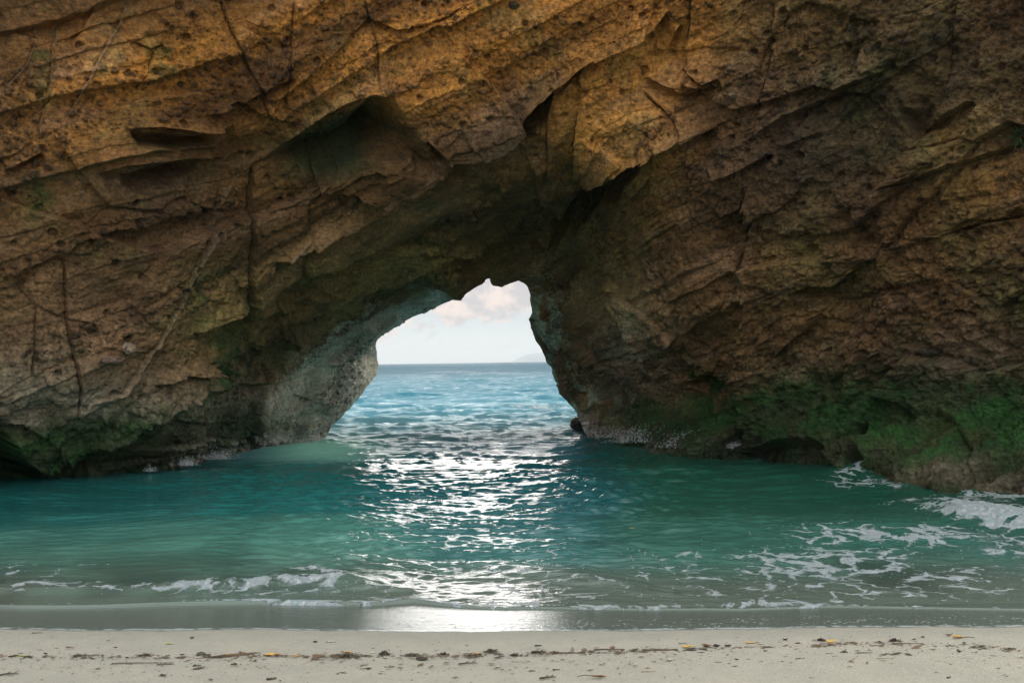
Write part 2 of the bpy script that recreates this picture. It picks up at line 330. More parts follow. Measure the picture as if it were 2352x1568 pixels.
CTRL = [(0,0,14.6),(300,0,15.2),(600,0,16),(900,0,16.6),(1200,0,17),(1500,0,16.8),(1800,0,16.2),(2100,0,15.4),(2352,0,14.6),
 (0,400,15.0),(300,400,15.9),(600,450,17.8),(800,500,18.6),(1000,350,18.6),(1000,450,19.6),(1200,250,18.6),(1200,400,20.2),(1400,300,18.2),(1500,380,18.4),(1400,470,21.2),(1330,470,22.8),(1550,500,19.4),(1700,400,17.6),(1700,600,18.8),(2000,400,16.2),(2352,400,14.7),
 (600,200,16.8),(900,200,17.4),(300,200,15.6),(0,200,14.8),(1200,120,17.6),(1500,180,17.6),(1800,200,16.8),(2100,200,15.6),
 (0,800,15.7),(150,800,16.2),(300,800,17),(450,800,18.4),(540,800,19.6),(560,900,21.0),(420,950,18.6),(200,950,16.8),(0,950,15.9),
 (600,700,19.6),(650,785,21.6),(800,680,21.6),(900,600,21.4),(1000,550,22),(1100,560,23.6),(1000,650,23.6),(1100,630,25.2),(1180,620,26),(1250,560,25.6),(1300,500,23.9),(1050,680,24.6),
 (600,840,22.2),(640,830,23.0),(700,800,23.8),(800,765,25.2),(900,730,26.4),(1000,692,26.6),(590,960,22.4),(650,950,23.8),(720,900,25.2),(800,850,26.8),(860,800,28.6),(855,870,28.6),(790,950,27.4),(700,980,25.2),
 (1219,690,27.2),(1222,757,28.2),(1254,827,28.6),(1283,889,28.6),(1325,945,28.0),(1300,750,25.8),(1340,830,25.8),(1400,900,25.2),(1380,700,23.6),(1450,850,23.2),(1500,700,20.8),(1550,800,21.4),(1520,930,23.2),(1600,900,21.6),(1600,700,19.6),(1350,600,24.2),(1450,580,21.6),(1290,620,26),
 (1700,850,20.2),(1800,850,19.4),(1850,650,17.8),(2000,800,17.3),(2352,800,15.2),(2200,600,15.6),(2100,950,16.9),(2352,950,15.2),(1900,950,18.2),
 (-500,0,11.5),(-500,500,12),(-500,900,12.6),(-500,1300,12.8),(2850,0,11.5),(2850,500,11.8),(2850,900,12),(2850,1300,12),(1176,-400,17.4),(1176,-900,18.5),(0,-500,14.8),(0,-900,15.6),(2352,-500,14.8),(2352,-900,15.6),(-500,-900,12.5),(2850,-900,12.5)]
WLINE = [(0,1128),(100,1105),(240,1092),(340,1084),(420,1072),(500,1054),(560,1041),(620,1031),(690,1018),(746,1008),(1351,1001),(1430,1022),(1500,1038),(1600,1048),(1700,1050),(1800,1064),(1900,1082),(2000,1093),(2100,1112),(2200,1126),(2352,1138)]
def water_depth(px, py):
    d = ray(px, py); return -CAMZ/d[..., 2]
for (x, y) in WLINE:
    dd = float(water_depth(x, y)); CTRL.append((x, y, dd)); CTRL.append((x, y+90, dd*0.985)); CTRL.append((x, y+220, dd*0.97))
def poly_dist(PXs, PYs, pts):
    """distance and signed side (positive above the line, for lines running left to right) and arc fraction"""
    best = np.full(PXs.shape, 1e9, np.float32); side = np.zeros(PXs.shape, np.float32); n = len(pts)-1; arc = np.zeros(PXs.shape, np.float32)
    for k, (a, b) in enumerate(zip(pts[:-1], pts[1:])):
        ax, ay = a; dx, dy = b[0]-ax, b[1]-ay; L2 = dx*dx+dy*dy
        t = np.clip(((PXs-ax)*dx+(PYs-ay)*dy)/L2, 0, 1)
        qx, qy = PXs-(ax+t*dx), PYs-(ay+t*dy); d = np.sqrt(qx*qx+qy*qy)
        m = d < best; best = np.where(m, d, best)
        sg = np.sign(dy*(PXs-ax)-dx*(PYs-ay)); side = np.where(m, sg, side); arc = np.where(m, (k+t)/n, arc)
    return best, side, arc
def inside(PXs, PYs, pts):
    r = np.zeros(PXs.shape, bool); n = len(pts)
    for i in range(n):
        x1, y1 = pts[i]; x2, y2 = pts[(i+1) % n]
        if y1 == y2: continue
        c = ((y1 > PYs) != (y2 > PYs)) & (PXs < (x2-x1)*(PYs-y1)/(y2-y1)+x1); r ^= c
    return r
STEP = 1.7
ax = axis(-560, -30, 2385, 2900, STEP); ay = axis(-950, -25, 1175, 1330, STEP)
PX, PY = np.meshgrid(ax, ay); NR, NC = PX.shape
def rbf_depth():
    c = np.array(CTRL, float); P = c[:, :2]/1000; n = len(P)
    def ker(r): return np.where(r > 0, r*r*np.log(r+1e-12), 0) 
    K = ker(np.linalg.norm(P[:, None]-P[None], axis=-1))+np.eye(n)*0.0006
    A = np.zeros((n+3, n+3)); A[:n,:n] = K; A[:n,n] = 1; A[:n,n+1:] = P; A[n:, :n] = A[:n, n:].T
    b = np.zeros(n+3); b[:n] = np.log(c[:, 2]); w = np.linalg.solve(A, b)
    out = np.zeros(PX.shape); X, Y = PX/1000, PY/1000
    for i in range(n):
        r = np.sqrt((X-P[i,0])**2+(Y-P[i,1])**2); out += w[i]*ker(r)
    return np.exp(out+w[n]+w[n+1]*X+w[n+2]*Y)
D0 = rbf_depth(); P0 = at_depth(PX, PY, D0)
def normals(P):
    gx = np.gradient(P, axis=1); gy = np.gradient(P, axis=0); n = np.cross(gx, gy); n /= np.linalg.norm(n, axis=-1, keepdims=True)+1e-12
    s = np.sign((n*(np.array([0,0,CAMZ])-P)).sum(-1, keepdims=True)); return n*np.where(s == 0, 1, s)
N0 = normals(P0)
def win(pts, pad):
    xs = [p[0] for p in pts]; ys = [p[1] for p in pts]
    i0, i1 = np.searchsorted(ax, [min(xs)-pad, max(xs)+pad]); j0, j1 = np.searchsorted(ay, [min(ys)-pad, max(ys)+pad])
    return slice(max(j0, 0), j1), slice(max(i0, 0), i1)
TH = R(24)
X_, Y_, Z_ = P0[..., 0], P0[..., 1], P0[..., 2]
wrp = fbm(P0, 0.18, 2, 11)*0.55+fbm(P0, 0.9, 3, 12)*0.10
s_ = Z_*math.cos(TH)-X_*math.sin(TH)+wrp*.7; t_ = X_*math.cos(TH)+Z_*math.sin(TH)
B = np.stack([t_, Y_, s_], -1)                       # bedding coordinates
rightm = sst(PX, 1500, 1900)                          # rubblier right buttress
wallm = np.zeros_like(PX)                             # pale tunnel wall
H = np.zeros_like(PX)
qs = np.stack([t_*0.75, Y_*0.6, s_*1.35], -1)+0.10*np.stack([fbm(P0, .7, 3, 35), fbm(P0, .7, 3, 36), fbm(P0, .7, 3, 37)], -1)
F1, F2, ID, VC = worley(qs, 0.40, 45); H += -(VC[..., 0]*((ID*9.1 % 1)-.5)*0.55+VC[..., 2]*((ID*4.7 % 1)-.5)*0.75)+(ID-.5)*.12
H += 0.22*fbm(P0, 0.30, 3, 21)+0.08*fbm(P0, 1.1, 4, 22)
# fractured blocks
q = P0+0.35*np.stack([fbm(P0, 0.8, 3, 31), fbm(P0, 0.8, 3, 32), fbm(P0, 0.8, 3, 33)], -1)
qb = np.stack([t_*0.7, q[..., 1]*0.8, (s_+0.2*fbm(P0,0.9,2,34))*1.25], -1)
f1, f2, idh, vec = worley(qb, 0.62, 41)
blk = (idh-.5)*0.42+(vec[..., 0]*(idh*2-1)+vec[..., 2]*((idh*5.3 % 1)*2-1))*0.22
seam = np.exp(-((f2-f1)/0.035)**2)
H += blk*(0.48+0.62*rightm)-seam*0.05*sst(fbm(P0, .5, 2, 5), -0.2, .4)
f1, f2, idh2, vec = worley(qb+3.3, 2.0, 43)
amp2 = 0.15+0.40*sst(fbm(P0, 0.45, 2, 44), -0.15, 0.35)+0.5*rightm
H += ((idh2-.5)*0.10+(vec[..., 0]*(idh2*2-1)+vec[..., 2]*((idh2*5.3 % 1)*2-1))*0.07)*amp2
# bedding ledges
def beds(s, per, A, seed, mask):
    k = s/per; i = np.floor(k); u = k-i; h = hsh(i.astype(np.int32), i.astype(np.int32)*0, i.astype(np.int32)*0+3, seed)
    prof = (1-u)*sst(u, 0, 0.06); return A*prof*h*mask
mk = sst(fbm(B*np.array([.45, 1, 1]), 0.5, 3, 51), -0.15, 0.35)
H += beds(s_+0.04*fbm(P0, 3, 3, 6), 0.95, 0.27, 52, (.15+.85*mk)*(1-.45*rightm)); H += beds(s_*1.03+.3+0.02*fbm(P0, 9, 2, 7), 0.26, 0.07, 53, (1-.6*rightm)*sst(fbm(B*np.array([.25,1,1]), 0.9, 2, 54), -0.3, 0.2))
H += 0.035*fbm(B*np.array([0.35, 1, 5.0]), 1.6, 4, 55)
rough_ = fbm(P0, 3.2, 5, 61, 0.58); H += rough_*(0.055+0.12*rightm); H += 0.03*fbm(P0, 9, 4, 63, .65)*(.5+rightm)
rid = fbm(P0, 1.7, 4, 62, 0.5, True); H -= 0.10*sst(rid, 0.45, 0.95)*(0.4+0.6*rightm)
# stones and pits in bands
band = sst(fbm(B*np.array([.28, 1, 1.6]), 0.8, 3, 71), 0.02, 0.30)
for pts, w, amt in (([(0,640),(180,560),(300,520),(440,490),(540,470)], 30, 1), ([(230,310),(330,270),(480,200),(600,170),(700,160)], 22, 1), ([(860,200),(1000,150),(1130,90),(1240,60)], 24, 1.), ([(960,270),(1100,190),(1230,90),(1300,60)], 40, 1), ([(1340,230),(1420,190),(1500,170)], 26, .6), ([(2352,560),(2240,640),(2150,700),(2000,740)], 55, 1)):
    sl_ = win(pts, 120); d, sg, ar = poly_dist(PX[sl_], PY[sl_], pts); band[sl_] = np.maximum(band[sl_], np.exp(-(d/w)**2)*amt)
g1, g2, gid, gv = worley(P0+0.02, 7.0, 73); stone = sst(0.52-g1, 0, 0.3)*(gid > 0.35)
H += stone*band*0.085
g1b, _, gidb, _ = worley(P0+0.7, 13.0, 75); stoneb = sst(0.5-g1b, 0, 0.3)*(gidb > 0.55)
H += stoneb*(0.25+0.75*band)*0.04
g1c, _, gidc, _ = worley(P0+1.9, 4.2, 77); pits = sst(0.36-g1c, 0, 0.2)*(gidc > 0.72); H -= pits*0.10
# explicit lines, bent a little so that they are not ruled
wx = fbm(P0, 0.9, 6, 81, .66)*9; wy = fbm(P0, 0.9, 6, 82, .66)*9; PXw, PYw = PX+wx, PY+wy
crackm = np.zeros_like(PX); veinm = np.zeros_like(PX)
for pts, w, dep in CRACKS:
    s2 = win(pts, w*8+10); d, sg, ar = poly_dist(PXw[s2], PYw[s2], pts); ww = w*(0.20+0.32*np.clip(1.2*fbm(P0[s2], 1.1, 2, 83)+.5, 0, 1.4))
    e = sst(ar, 0, .08)*(1-sst(ar, .93, 1)); g = np.exp(-(d/ww)**2)*e; g = g*sst(fbm(P0[s2], .8, 3, 87), -.7, -.05); H[s2] -= dep*0.22*g; crackm[s2] = np.maximum(crackm[s2], g*min(1, dep)*.55)
    H[s2] += 0.10*dep*np.exp(-(d/(w*6))**2)*sg*e
for pts, w in VEINS:
    w = w*.42; s2 = win(pts, w*8+10); d, sg, ar = poly_dist(PXw[s2], PYw[s2], pts); e = sst(ar, 0, .12)*(1-sst(ar, .88, 1))*sst(fbm(P0[s2], 0.9, 2, 85), -0.75, -0.1)
    g = np.exp(-(d/w)**2)*e; H[s2] += 0.07*g; veinm[s2] = np.maximum(veinm[s2], g); H[s2] -= 0.06*np.exp(-(d/(w*3.2))**2)*(sg < 0)*e*(1-g)
for pts, wa, wb, dep in LEDGES:
    if dep <= 0: continue
    s2 = win(pts, max(wa, wb)*3); d, sg, ar = poly_dist(PXw[s2], PYw[s2], pts); e = sst(ar, 0, .14)*(1-sst(ar, .86, 1))
    sd_ = d*np.where(sg > 0, 1, -1); up = np.exp(-np.maximum(sd_, 0)/wa); dn = np.exp(-np.maximum(-sd_, 0)/wb)
    H[s2] += dep*e*(0.6*up*sst(sd_, -2.5, 1.5)-0.75*dn*(1-sst(sd_, -2.5, 1.5)))
for pts, dep, sf in CAVES:
    s2 = win(pts, 80); d, sg, ar = poly_dist(PXw[s2], PYw[s2], pts+[pts[0]]); ins = inside(PXw[s2], PYw[s2], pts)
    sdv = np.where(ins, d, -d)+20*fbm(P0[s2], 1.0, 5, 86, .6); cm_ = sst(sdv, -3, sf); H[s2] -= dep*cm_*(1+.22*fbm(P0[s2], 2.2, 5, 88, .6)); H[s2] += .25*dep*cm_*(1-cm_)*fbm(B[s2]*np.array([.5, 1, 3]), 1.4, 4, 89)
# keep the rim close to its outline
dr, _, _ = poly_dist(PX, PY, [tuple(p) for p in OUTL[::2]]) if False else (None, None, None)
sR = win(OPEN, 60); dR, _, _ = poly_dist(PX[sR], PY[sR], OPEN); fr = np.ones_like(PX); fr[sR] = sst(dR, -4, 40)
H *= (0.28+0.72*fr)*(1-.55*np.exp(-((PX-750)/150)**2-((PY-895)/105)**2))
P1 = P0+N0*H[..., None]
N1 = normals(P1)
# ---- colour of the stone, with light on the tunnel wall partly included
def blob(cx, cy, rx, ry, soft=1.0, ang=0.0):
    a = math.radians(ang); dx, dy = PXw-cx+wx*1.5, PYw-cy+wy*1.5
    u = (dx*math.cos(a)+dy*math.sin(a))/rx; v = (-dx*math.sin(a)+dy*math.cos(a))/ry
    return np.exp(-(u*u+v*v)*soft)
n1 = fbm(P0, 0.5, 4, 91); n2 = fbm(P0, 2.1, 4, 92); n3 = fbm(B*np.array([.35, 1, 3]), 1.0, 4, 93)
c_br = np.array([.190, .100, .038]); c_oc = np.array([.46, .190, .032]); c_pk = np.array([.36, .21, .115]); c_dk = np.array([.045, .032, .018]); c_ol = np.array([.30, .225, .075])
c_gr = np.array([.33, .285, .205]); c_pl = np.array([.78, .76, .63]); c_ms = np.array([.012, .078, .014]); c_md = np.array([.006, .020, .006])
def lerp(c, k, m): return c*(1-m[..., None])+k*m[..., None]
col = np.broadcast_to(c_br, P0.shape).copy()
hi = sst(820-PY, 0, 620); oblk = np.clip(blob(1430,290,120,150)*1.2+blob(1390,150,150,70)*.8, 0, 1)
och = np.clip(blob(800,80,420,200,ang=-18)*1.0+blob(1430,270,140,190)*1.4+blob(1560,60,120,140)*1.1+blob(450,130,260,120)*.6+blob(1850,120,200,60,ang=-25)*.35+blob(1780,650,120,120)*.2+blob(1150,120,350,140,ang=-25)*.8+blob(1380,120,160,90)*.9+blob(150,230,200,200)*.35+blob(2250,440,150,100,ang=-20)*.6+blob(2190,300,80,60)*.6+blob(620,420,160,80)*.2, 0, 1)
col = lerp(col, c_oc, np.clip(och*(0.75+0.5*n1), 0, 1))
col = lerp(col, np.array([.64, .31, .085]), oblk*(.7+.4*n2).clip(0, 1)*.8)
col = lerp(col, c_pk, np.clip(sst(n3, 0.0, 0.45)*0.55+blob(220,720,240,120)*.5+blob(900,520,220,60,ang=-24)*.6+blob(1120,250,130,30,ang=-28)*.8+blob(330,430,160,60)*.4+blob(1480,800,90,180,ang=-15)*1.1+blob(1380,700,90,160)*.5+blob(1760,420,120,260)*.35, 0, 1)*(0.5+0.5*(1-och*.6)))
col = lerp(col, c_ol, np.clip(blob(950,610,330,110,ang=-22)*1.0+blob(1400,640,120,180)*.8+blob(520,760,120,150)*.5+sst(n2+n1*.6, 0.2, 0.7)*.35+rightm*0.45*sst(n1, -.3, .4), 0, 1))
col = col*(1-.08*rightm*sst(n1+.4*n2, -.4, .3))[..., None]
col = lerp(col, c_gr, np.clip(blob(230,960,320,95)*1.0+blob(560,980,140,90)*.9+blob(60,870,160,100)*.5+blob(2180,860,240,90,ang=-15)*.55+blob(2250,1100,260,40)*.9+blob(1880,300,120,120)*.3+blob(1800,870,90,60)*.35+blob(1450,870,70,150,ang=-12)*.6, 0, 1)*(0.75+0.3*n2))
PP = [(590,1060),(572,990),(600,900),(640,840),(665,800),(780,752),(870,712),(1010,672),(1040,690),(960,740),(900,790),(900,1060)]
pd, _, _ = poly_dist(PXw, PYw, PP+[PP[0]]); pale = sst(np.where(inside(PXw, PYw, PP), pd, -pd)+22*n2+8*fbm(P0, 5, 3, 95), -14, 10+60*sst(760-PX, 0, 150))
pale2 = np.clip(blob(1262,790,34,130,ang=-14)*1.0+blob(1300,890,44,80,ang=-20)*1.0+blob(1480,800,36,90,ang=-14)*.35+blob(1370,920,60,40)*.5, 0, 1)
col = lerp(col, c_pl, np.clip(pale*(0.80+.35*n2-.2*blob(660,900,60,60)), 0, 1))  # pale rock, lightened further in place of light coming through the opening
col = lerp(col, c_pl*np.array([.62,.8,.72]), np.clip(pale2*sst(n2+.25*n3, -.15, .2), 0, 1)*.9)
dark = np.clip(band*stone*.85+stoneb*(.2+.6*band)+pits*.5, 0, 1); col = lerp(col, c_dk, dark*.8)
col = lerp(col, c_dk*1.3, np.clip(sst(rough_+n2*.5, .25, .75)*(.35+.4*rightm), 0, 1))
col = lerp(col, np.array([.40, .29, .19]), np.clip(veinm, 0, 1)*.6)
col = lerp(col, c_dk*.8, crackm*.7)
yel = blob(740,985,120,14)*sst(n2, -.2, .3); col = lerp(col, np.array([.30,.22,.05]), np.clip(yel,0,1)*.8)
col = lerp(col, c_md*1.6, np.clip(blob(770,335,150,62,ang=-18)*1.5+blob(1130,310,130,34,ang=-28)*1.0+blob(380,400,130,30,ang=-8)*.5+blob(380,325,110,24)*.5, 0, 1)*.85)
# moss grows low down and where it stays damp
zb = P1[..., 2]
lowm = 1-sst(zb+0.45*n1+0.35*n2+.25*fbm(P0, 6, 4, 94, .65)-(0.50*rightm), 0.75, 1.35)
leftcut = sst(PX, 560, 640)*(1-sst(PX, 1330, 1480))
damp = np.clip(blob(520,860,90,130)*.9+blob(1620,930,80,110)*1.1+blob(470,680,70,120)*.45+blob(1300,500,70,60)*.5+blob(230,580,60,30)*.3+blob(1980,280,120,100)*.45+blob(2050,150,90,140)*.4+blob(100,110,40,90)*.7+blob(380,130,40,40)*.6+blob(90,440,40,80)*.6+blob(800,320,160,60)*.35+blob(2100,800,350,120,ang=-12)*.35+blob(2300,930,120,80)*.6, 0, 1)*sst(n2+.3*n1+.5*fbm(P0, 7, 4, 96, .65), -.2, .3)
moss = np.clip(np.maximum(lowm*(1-.85*leftcut)*(.82+.18*sst(n2, -.5, .2)), damp), 0, 1)
moss *= 1-.75*np.clip(blob(2250,1105,260,26)*1.2+blob(420,985,110,60)*.8, 0, 1)
col = lerp(col, np.where((n2 > 0.05)[..., None], c_ms, c_ms*.65+c_md*.35), moss*.93)
wetm = np.clip(1-sst(zb+.35*n2, 0.15, 0.75), 0, 1); col = col*(1-.45*wetm[..., None])
tone = fbm(B*np.array([.12, .6, 2.2]), 1.0, 5, 301, .6); tone2 = fbm(P0, 0.42, 3, 303)
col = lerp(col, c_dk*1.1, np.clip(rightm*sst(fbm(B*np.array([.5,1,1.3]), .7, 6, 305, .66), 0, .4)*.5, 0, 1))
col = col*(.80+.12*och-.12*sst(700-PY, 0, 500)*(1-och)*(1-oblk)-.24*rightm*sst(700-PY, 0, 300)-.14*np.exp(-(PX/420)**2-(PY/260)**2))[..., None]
col = col*(1+.85*tone[..., None]*(1-.35*rightm[..., None]))*(1+.55*tone2[..., None])
rgm = np.clip(.25+.75*rightm+.5*band-.4*pale, 0, 1)
col = np.clip(col, 0.003, .82)
# ---- cut the opening, snap the first ring of cells to its outline
poly = [tuple(p) for p in OUTL]
hole = np.zeros(PX.shape, bool); s2 = win(OPEN, 30); hole[s2] = inside(PX[s2], PY[s2], poly+[(1360,1330),(746,1330)])
hole |= (P0[..., 2] < -0.9)
keepv = ~hole
cell = keepv[:-1,:-1] | keepv[:-1,1:] | keepv[1:,1:] | keepv[1:,:-1]
full = keepv[:-1,:-1] & keepv[:-1,1:] & keepv[1:,1:] & keepv[1:,:-1]
part_ = cell & ~full
usedv = np.zeros(PX.shape, bool)
for a, b in ((slice(0,-1), slice(0,-1)), (slice(0,-1), slice(1,None)), (slice(1,None), slice(1,None)), (slice(1,None), slice(0,-1))): usedv[a, b] |= cell
snap = usedv & hole & (P0[..., 2] > -0.9)
js, is_ = np.nonzero(snap); A = OUTL; sx, sy = PX[js, is_], PY[js, is_]; best = np.full(len(js), 1e9); bx, by = sx.copy(), sy.copy()
for a, b in zip(A[:-1], A[1:]):
    dv = b-a; t = np.clip(((sx-a[0])*dv[0]+(sy-a[1])*dv[1])/(dv@dv+1e-9), 0, 1); qx, qy = a[0]+t*dv[0], a[1]+t*dv[1]; d = np.hypot(sx-qx, sy-qy)
    mm = d < best; best = np.where(mm, d, best); bx = np.where(mm, qx, bx); by = np.where(mm, qy, by)
okm = best < 4
bq, bp = bx[okm], by[okm]; dp = P1[js[okm], is_[okm], 1]
P1[js[okm], is_[okm]] = at_depth(bq, bp, dp)
idx = -np.ones(PX.shape, np.int64); idx[usedv] = np.arange(usedv.sum())
jj, ii = np.nonzero(cell)
quads = np.stack([idx[jj, ii], idx[jj+1, ii], idx[jj+1, ii+1], idx[jj, ii+1]], -1)
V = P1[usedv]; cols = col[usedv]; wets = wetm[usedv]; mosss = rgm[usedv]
# ---- the rock behind the rim, over the top and down the seaward side
edges = {}
E = np.concatenate([quads[:, [0,1]], quads[:, [1,2]], quads[:, [2,3]], quads[:, [3,0]]]); key = np.sort(E, 1); kk = key[:, 0]*10**8+key[:, 1]
uq, inv, cnt = np.unique(kk, return_inverse=True, return_counts=True); be = E[cnt[inv] == 1]
vpx, vpy = project(V)
selv = (vpx > 700) & (vpx < 1400) & (vpy > 600) & (vpy < 1040)
be = be[selv[be[:, 0]] & selv[be[:, 1]]]
bv = np.unique(be); loc = {v: k for k, v in enumerate(bv)}
cen = np.array([-1.6, 0, 0.8]); rings = []
nrm = V[bv]-cen; nrm[:, 1] = 0; nrm /= np.linalg.norm(nrm, axis=1)[:, None]
prev = bv; Vs = [V]; Cs = [cols]; Ws = [wets]; Ms = [mosss]; Qs = [quads]; nv = len(V)
base = V[bv]
for k, (dy, ex) in enumerate(((.15, .04), (.5, .2), (1.2, .55), (2.4, 1.2), (4.5, 2.6), (6, 6), (6.5, 14))):
    nb = base+nrm*ex+np.array([0, 1, 0])*dy; nb += nrm*(fbm(nb, 1.1, 3, 97)*0.25*min(1, ex*2))[:, None]*1.0
    Vs.append(nb); Cs.append(cols[bv]); Ws.append(wets[bv]); Ms.append(mosss[bv]); new = np.arange(nv, nv+len(bv)); nv += len(bv)
    a = np.array([loc[v] for v in be[:, 0]]); b = np.array([loc[v] for v in be[:, 1]])
    Qs.append(np.stack([prev[b], prev[a], new[a], new[b]], -1)); prev = new
top = idx[0]; tv = V[top]; prev = top; na = len(top)
for k, (dy, dz) in enumerate(((1.5, .9), (4, 1.6), (8, 1.8), (13, .8), (17, -3), (19, -9), (19.5, -16))):
    nb = tv+np.array([0, dy, dz]); nb[:, 2] += fbm(nb, .35, 3, 98)*1.0
    Vs.append(nb); Cs.append(cols[top]); Ws.append(wets[top]); Ms.append(mosss[top]); new = np.arange(nv, nv+na); nv += na
    if k < 5: Qs.append(np.stack([prev[:-1], prev[1:], new[1:], new[:-1]], -1))
    prev = new
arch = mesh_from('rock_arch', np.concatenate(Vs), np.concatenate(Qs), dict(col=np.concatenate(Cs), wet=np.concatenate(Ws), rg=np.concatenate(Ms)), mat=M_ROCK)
tag(arch, 'huge ochre and brown sea cliff pierced by a low arch, mossy green at its waterline', 'rock arch')
#SEASECTION
# ---------------------------------------------------------------- beach profile
SH = at_depth(np.array([0,600,1100,1600,2352.]), np.array([1388,1390,1394,1402,1392.]), np.array([0,0,0,0,0.]))
def shore_px(px, kind):
    if kind == 'sea':  X = [-400,0,300,600,850,950,1050,1150,1300,1500,1700,1900,2100,2352,2800]; Y = [1386,1388,1388,1386,1390,1380,1394,1400,1399,1404,1405,1396,1402,1408,1408]
    else: X = [-400,0,300,700,1100,1500,1900,2352,2800]; Y = [1440,1441,1445,1449,1451,1447,1441,1438,1436]
    return np.interp(px, X, Y)
def sand_z(x, y):
    z = np.where(y < 9.4, (8.1-y)*0.048, -1.3*.048-(y-9.4)*0.10)
    return np.clip(z, -3.0, 1.4)
def sand_point(px, py):
    d = ray(px, py); y = 7.0
    for _ in range(30):
        z = float(sand_z(0, y)); y = (z-CAMZ)/d[2]
    return np.array([d[0]*y, y, z])
def build_beach():
    ys = np.concatenate([np.linspace(-40, 4, 30)[:-1], np.linspace(4, 9.2, 620), np.linspace(9.3, 40, 40)]); ts = np.concatenate([-1-np.geomspace(.002, 3.0, 60)[::-1], np.linspace(-1, 1, 900), 1+np.geomspace(.002, 3.0, 60)])
    ww = np.maximum(np.interp(ys, [-40, 0, 4, 9, 40], [60, 30, 3.4, 6.2, 30]), 2)
    Xg = ts[None]*ww[:, None]; Yg = np.broadcast_to(ys[:, None], Xg.shape); Zg = sand_z(Xg, Yg)
    P = np.stack([Xg, Yg, Zg], -1)
    nearm = sst(Yg, 3.5, 4.2)
    px, py = project(P); 
    film_e = shore_px(px, 'film')+5.0*fbm(P, 0.55, 2, 8)+2.0*fbm(P, 1.5, 3, 3)+1.2*fbm(P, 9, 2, 4)
    inf = py-film_e                                # negative = towards the sea
    wet = 1-sst(inf, -2, 2.0); damp_ = (1-sst(inf, 0, 34))*.25
    film = sst(inf, -46, -4)*(inf < 0)*(0.35+.65*sst(px, 600, 1500)); edge = np.exp(-((inf+1.5)/1.6)**2)*.8
    dryn = (1-wet)*(0.010*fbm(P, 2.0, 3, 5)+0.004*fbm(P, 12, 3, 6))
    P[..., 2] += dryn*nearm+.0*film
    return mesh_from('beach', P.reshape(-1, 3), grid_faces(*Xg.shape), dict(wet=np.clip(wet+damp_, 0, 1).ravel()*nearm.ravel(), film=(film*nearm).ravel(), edge=(edge*nearm).ravel()), mat=M_SAND)
tag(build_beach(), kind='structure')
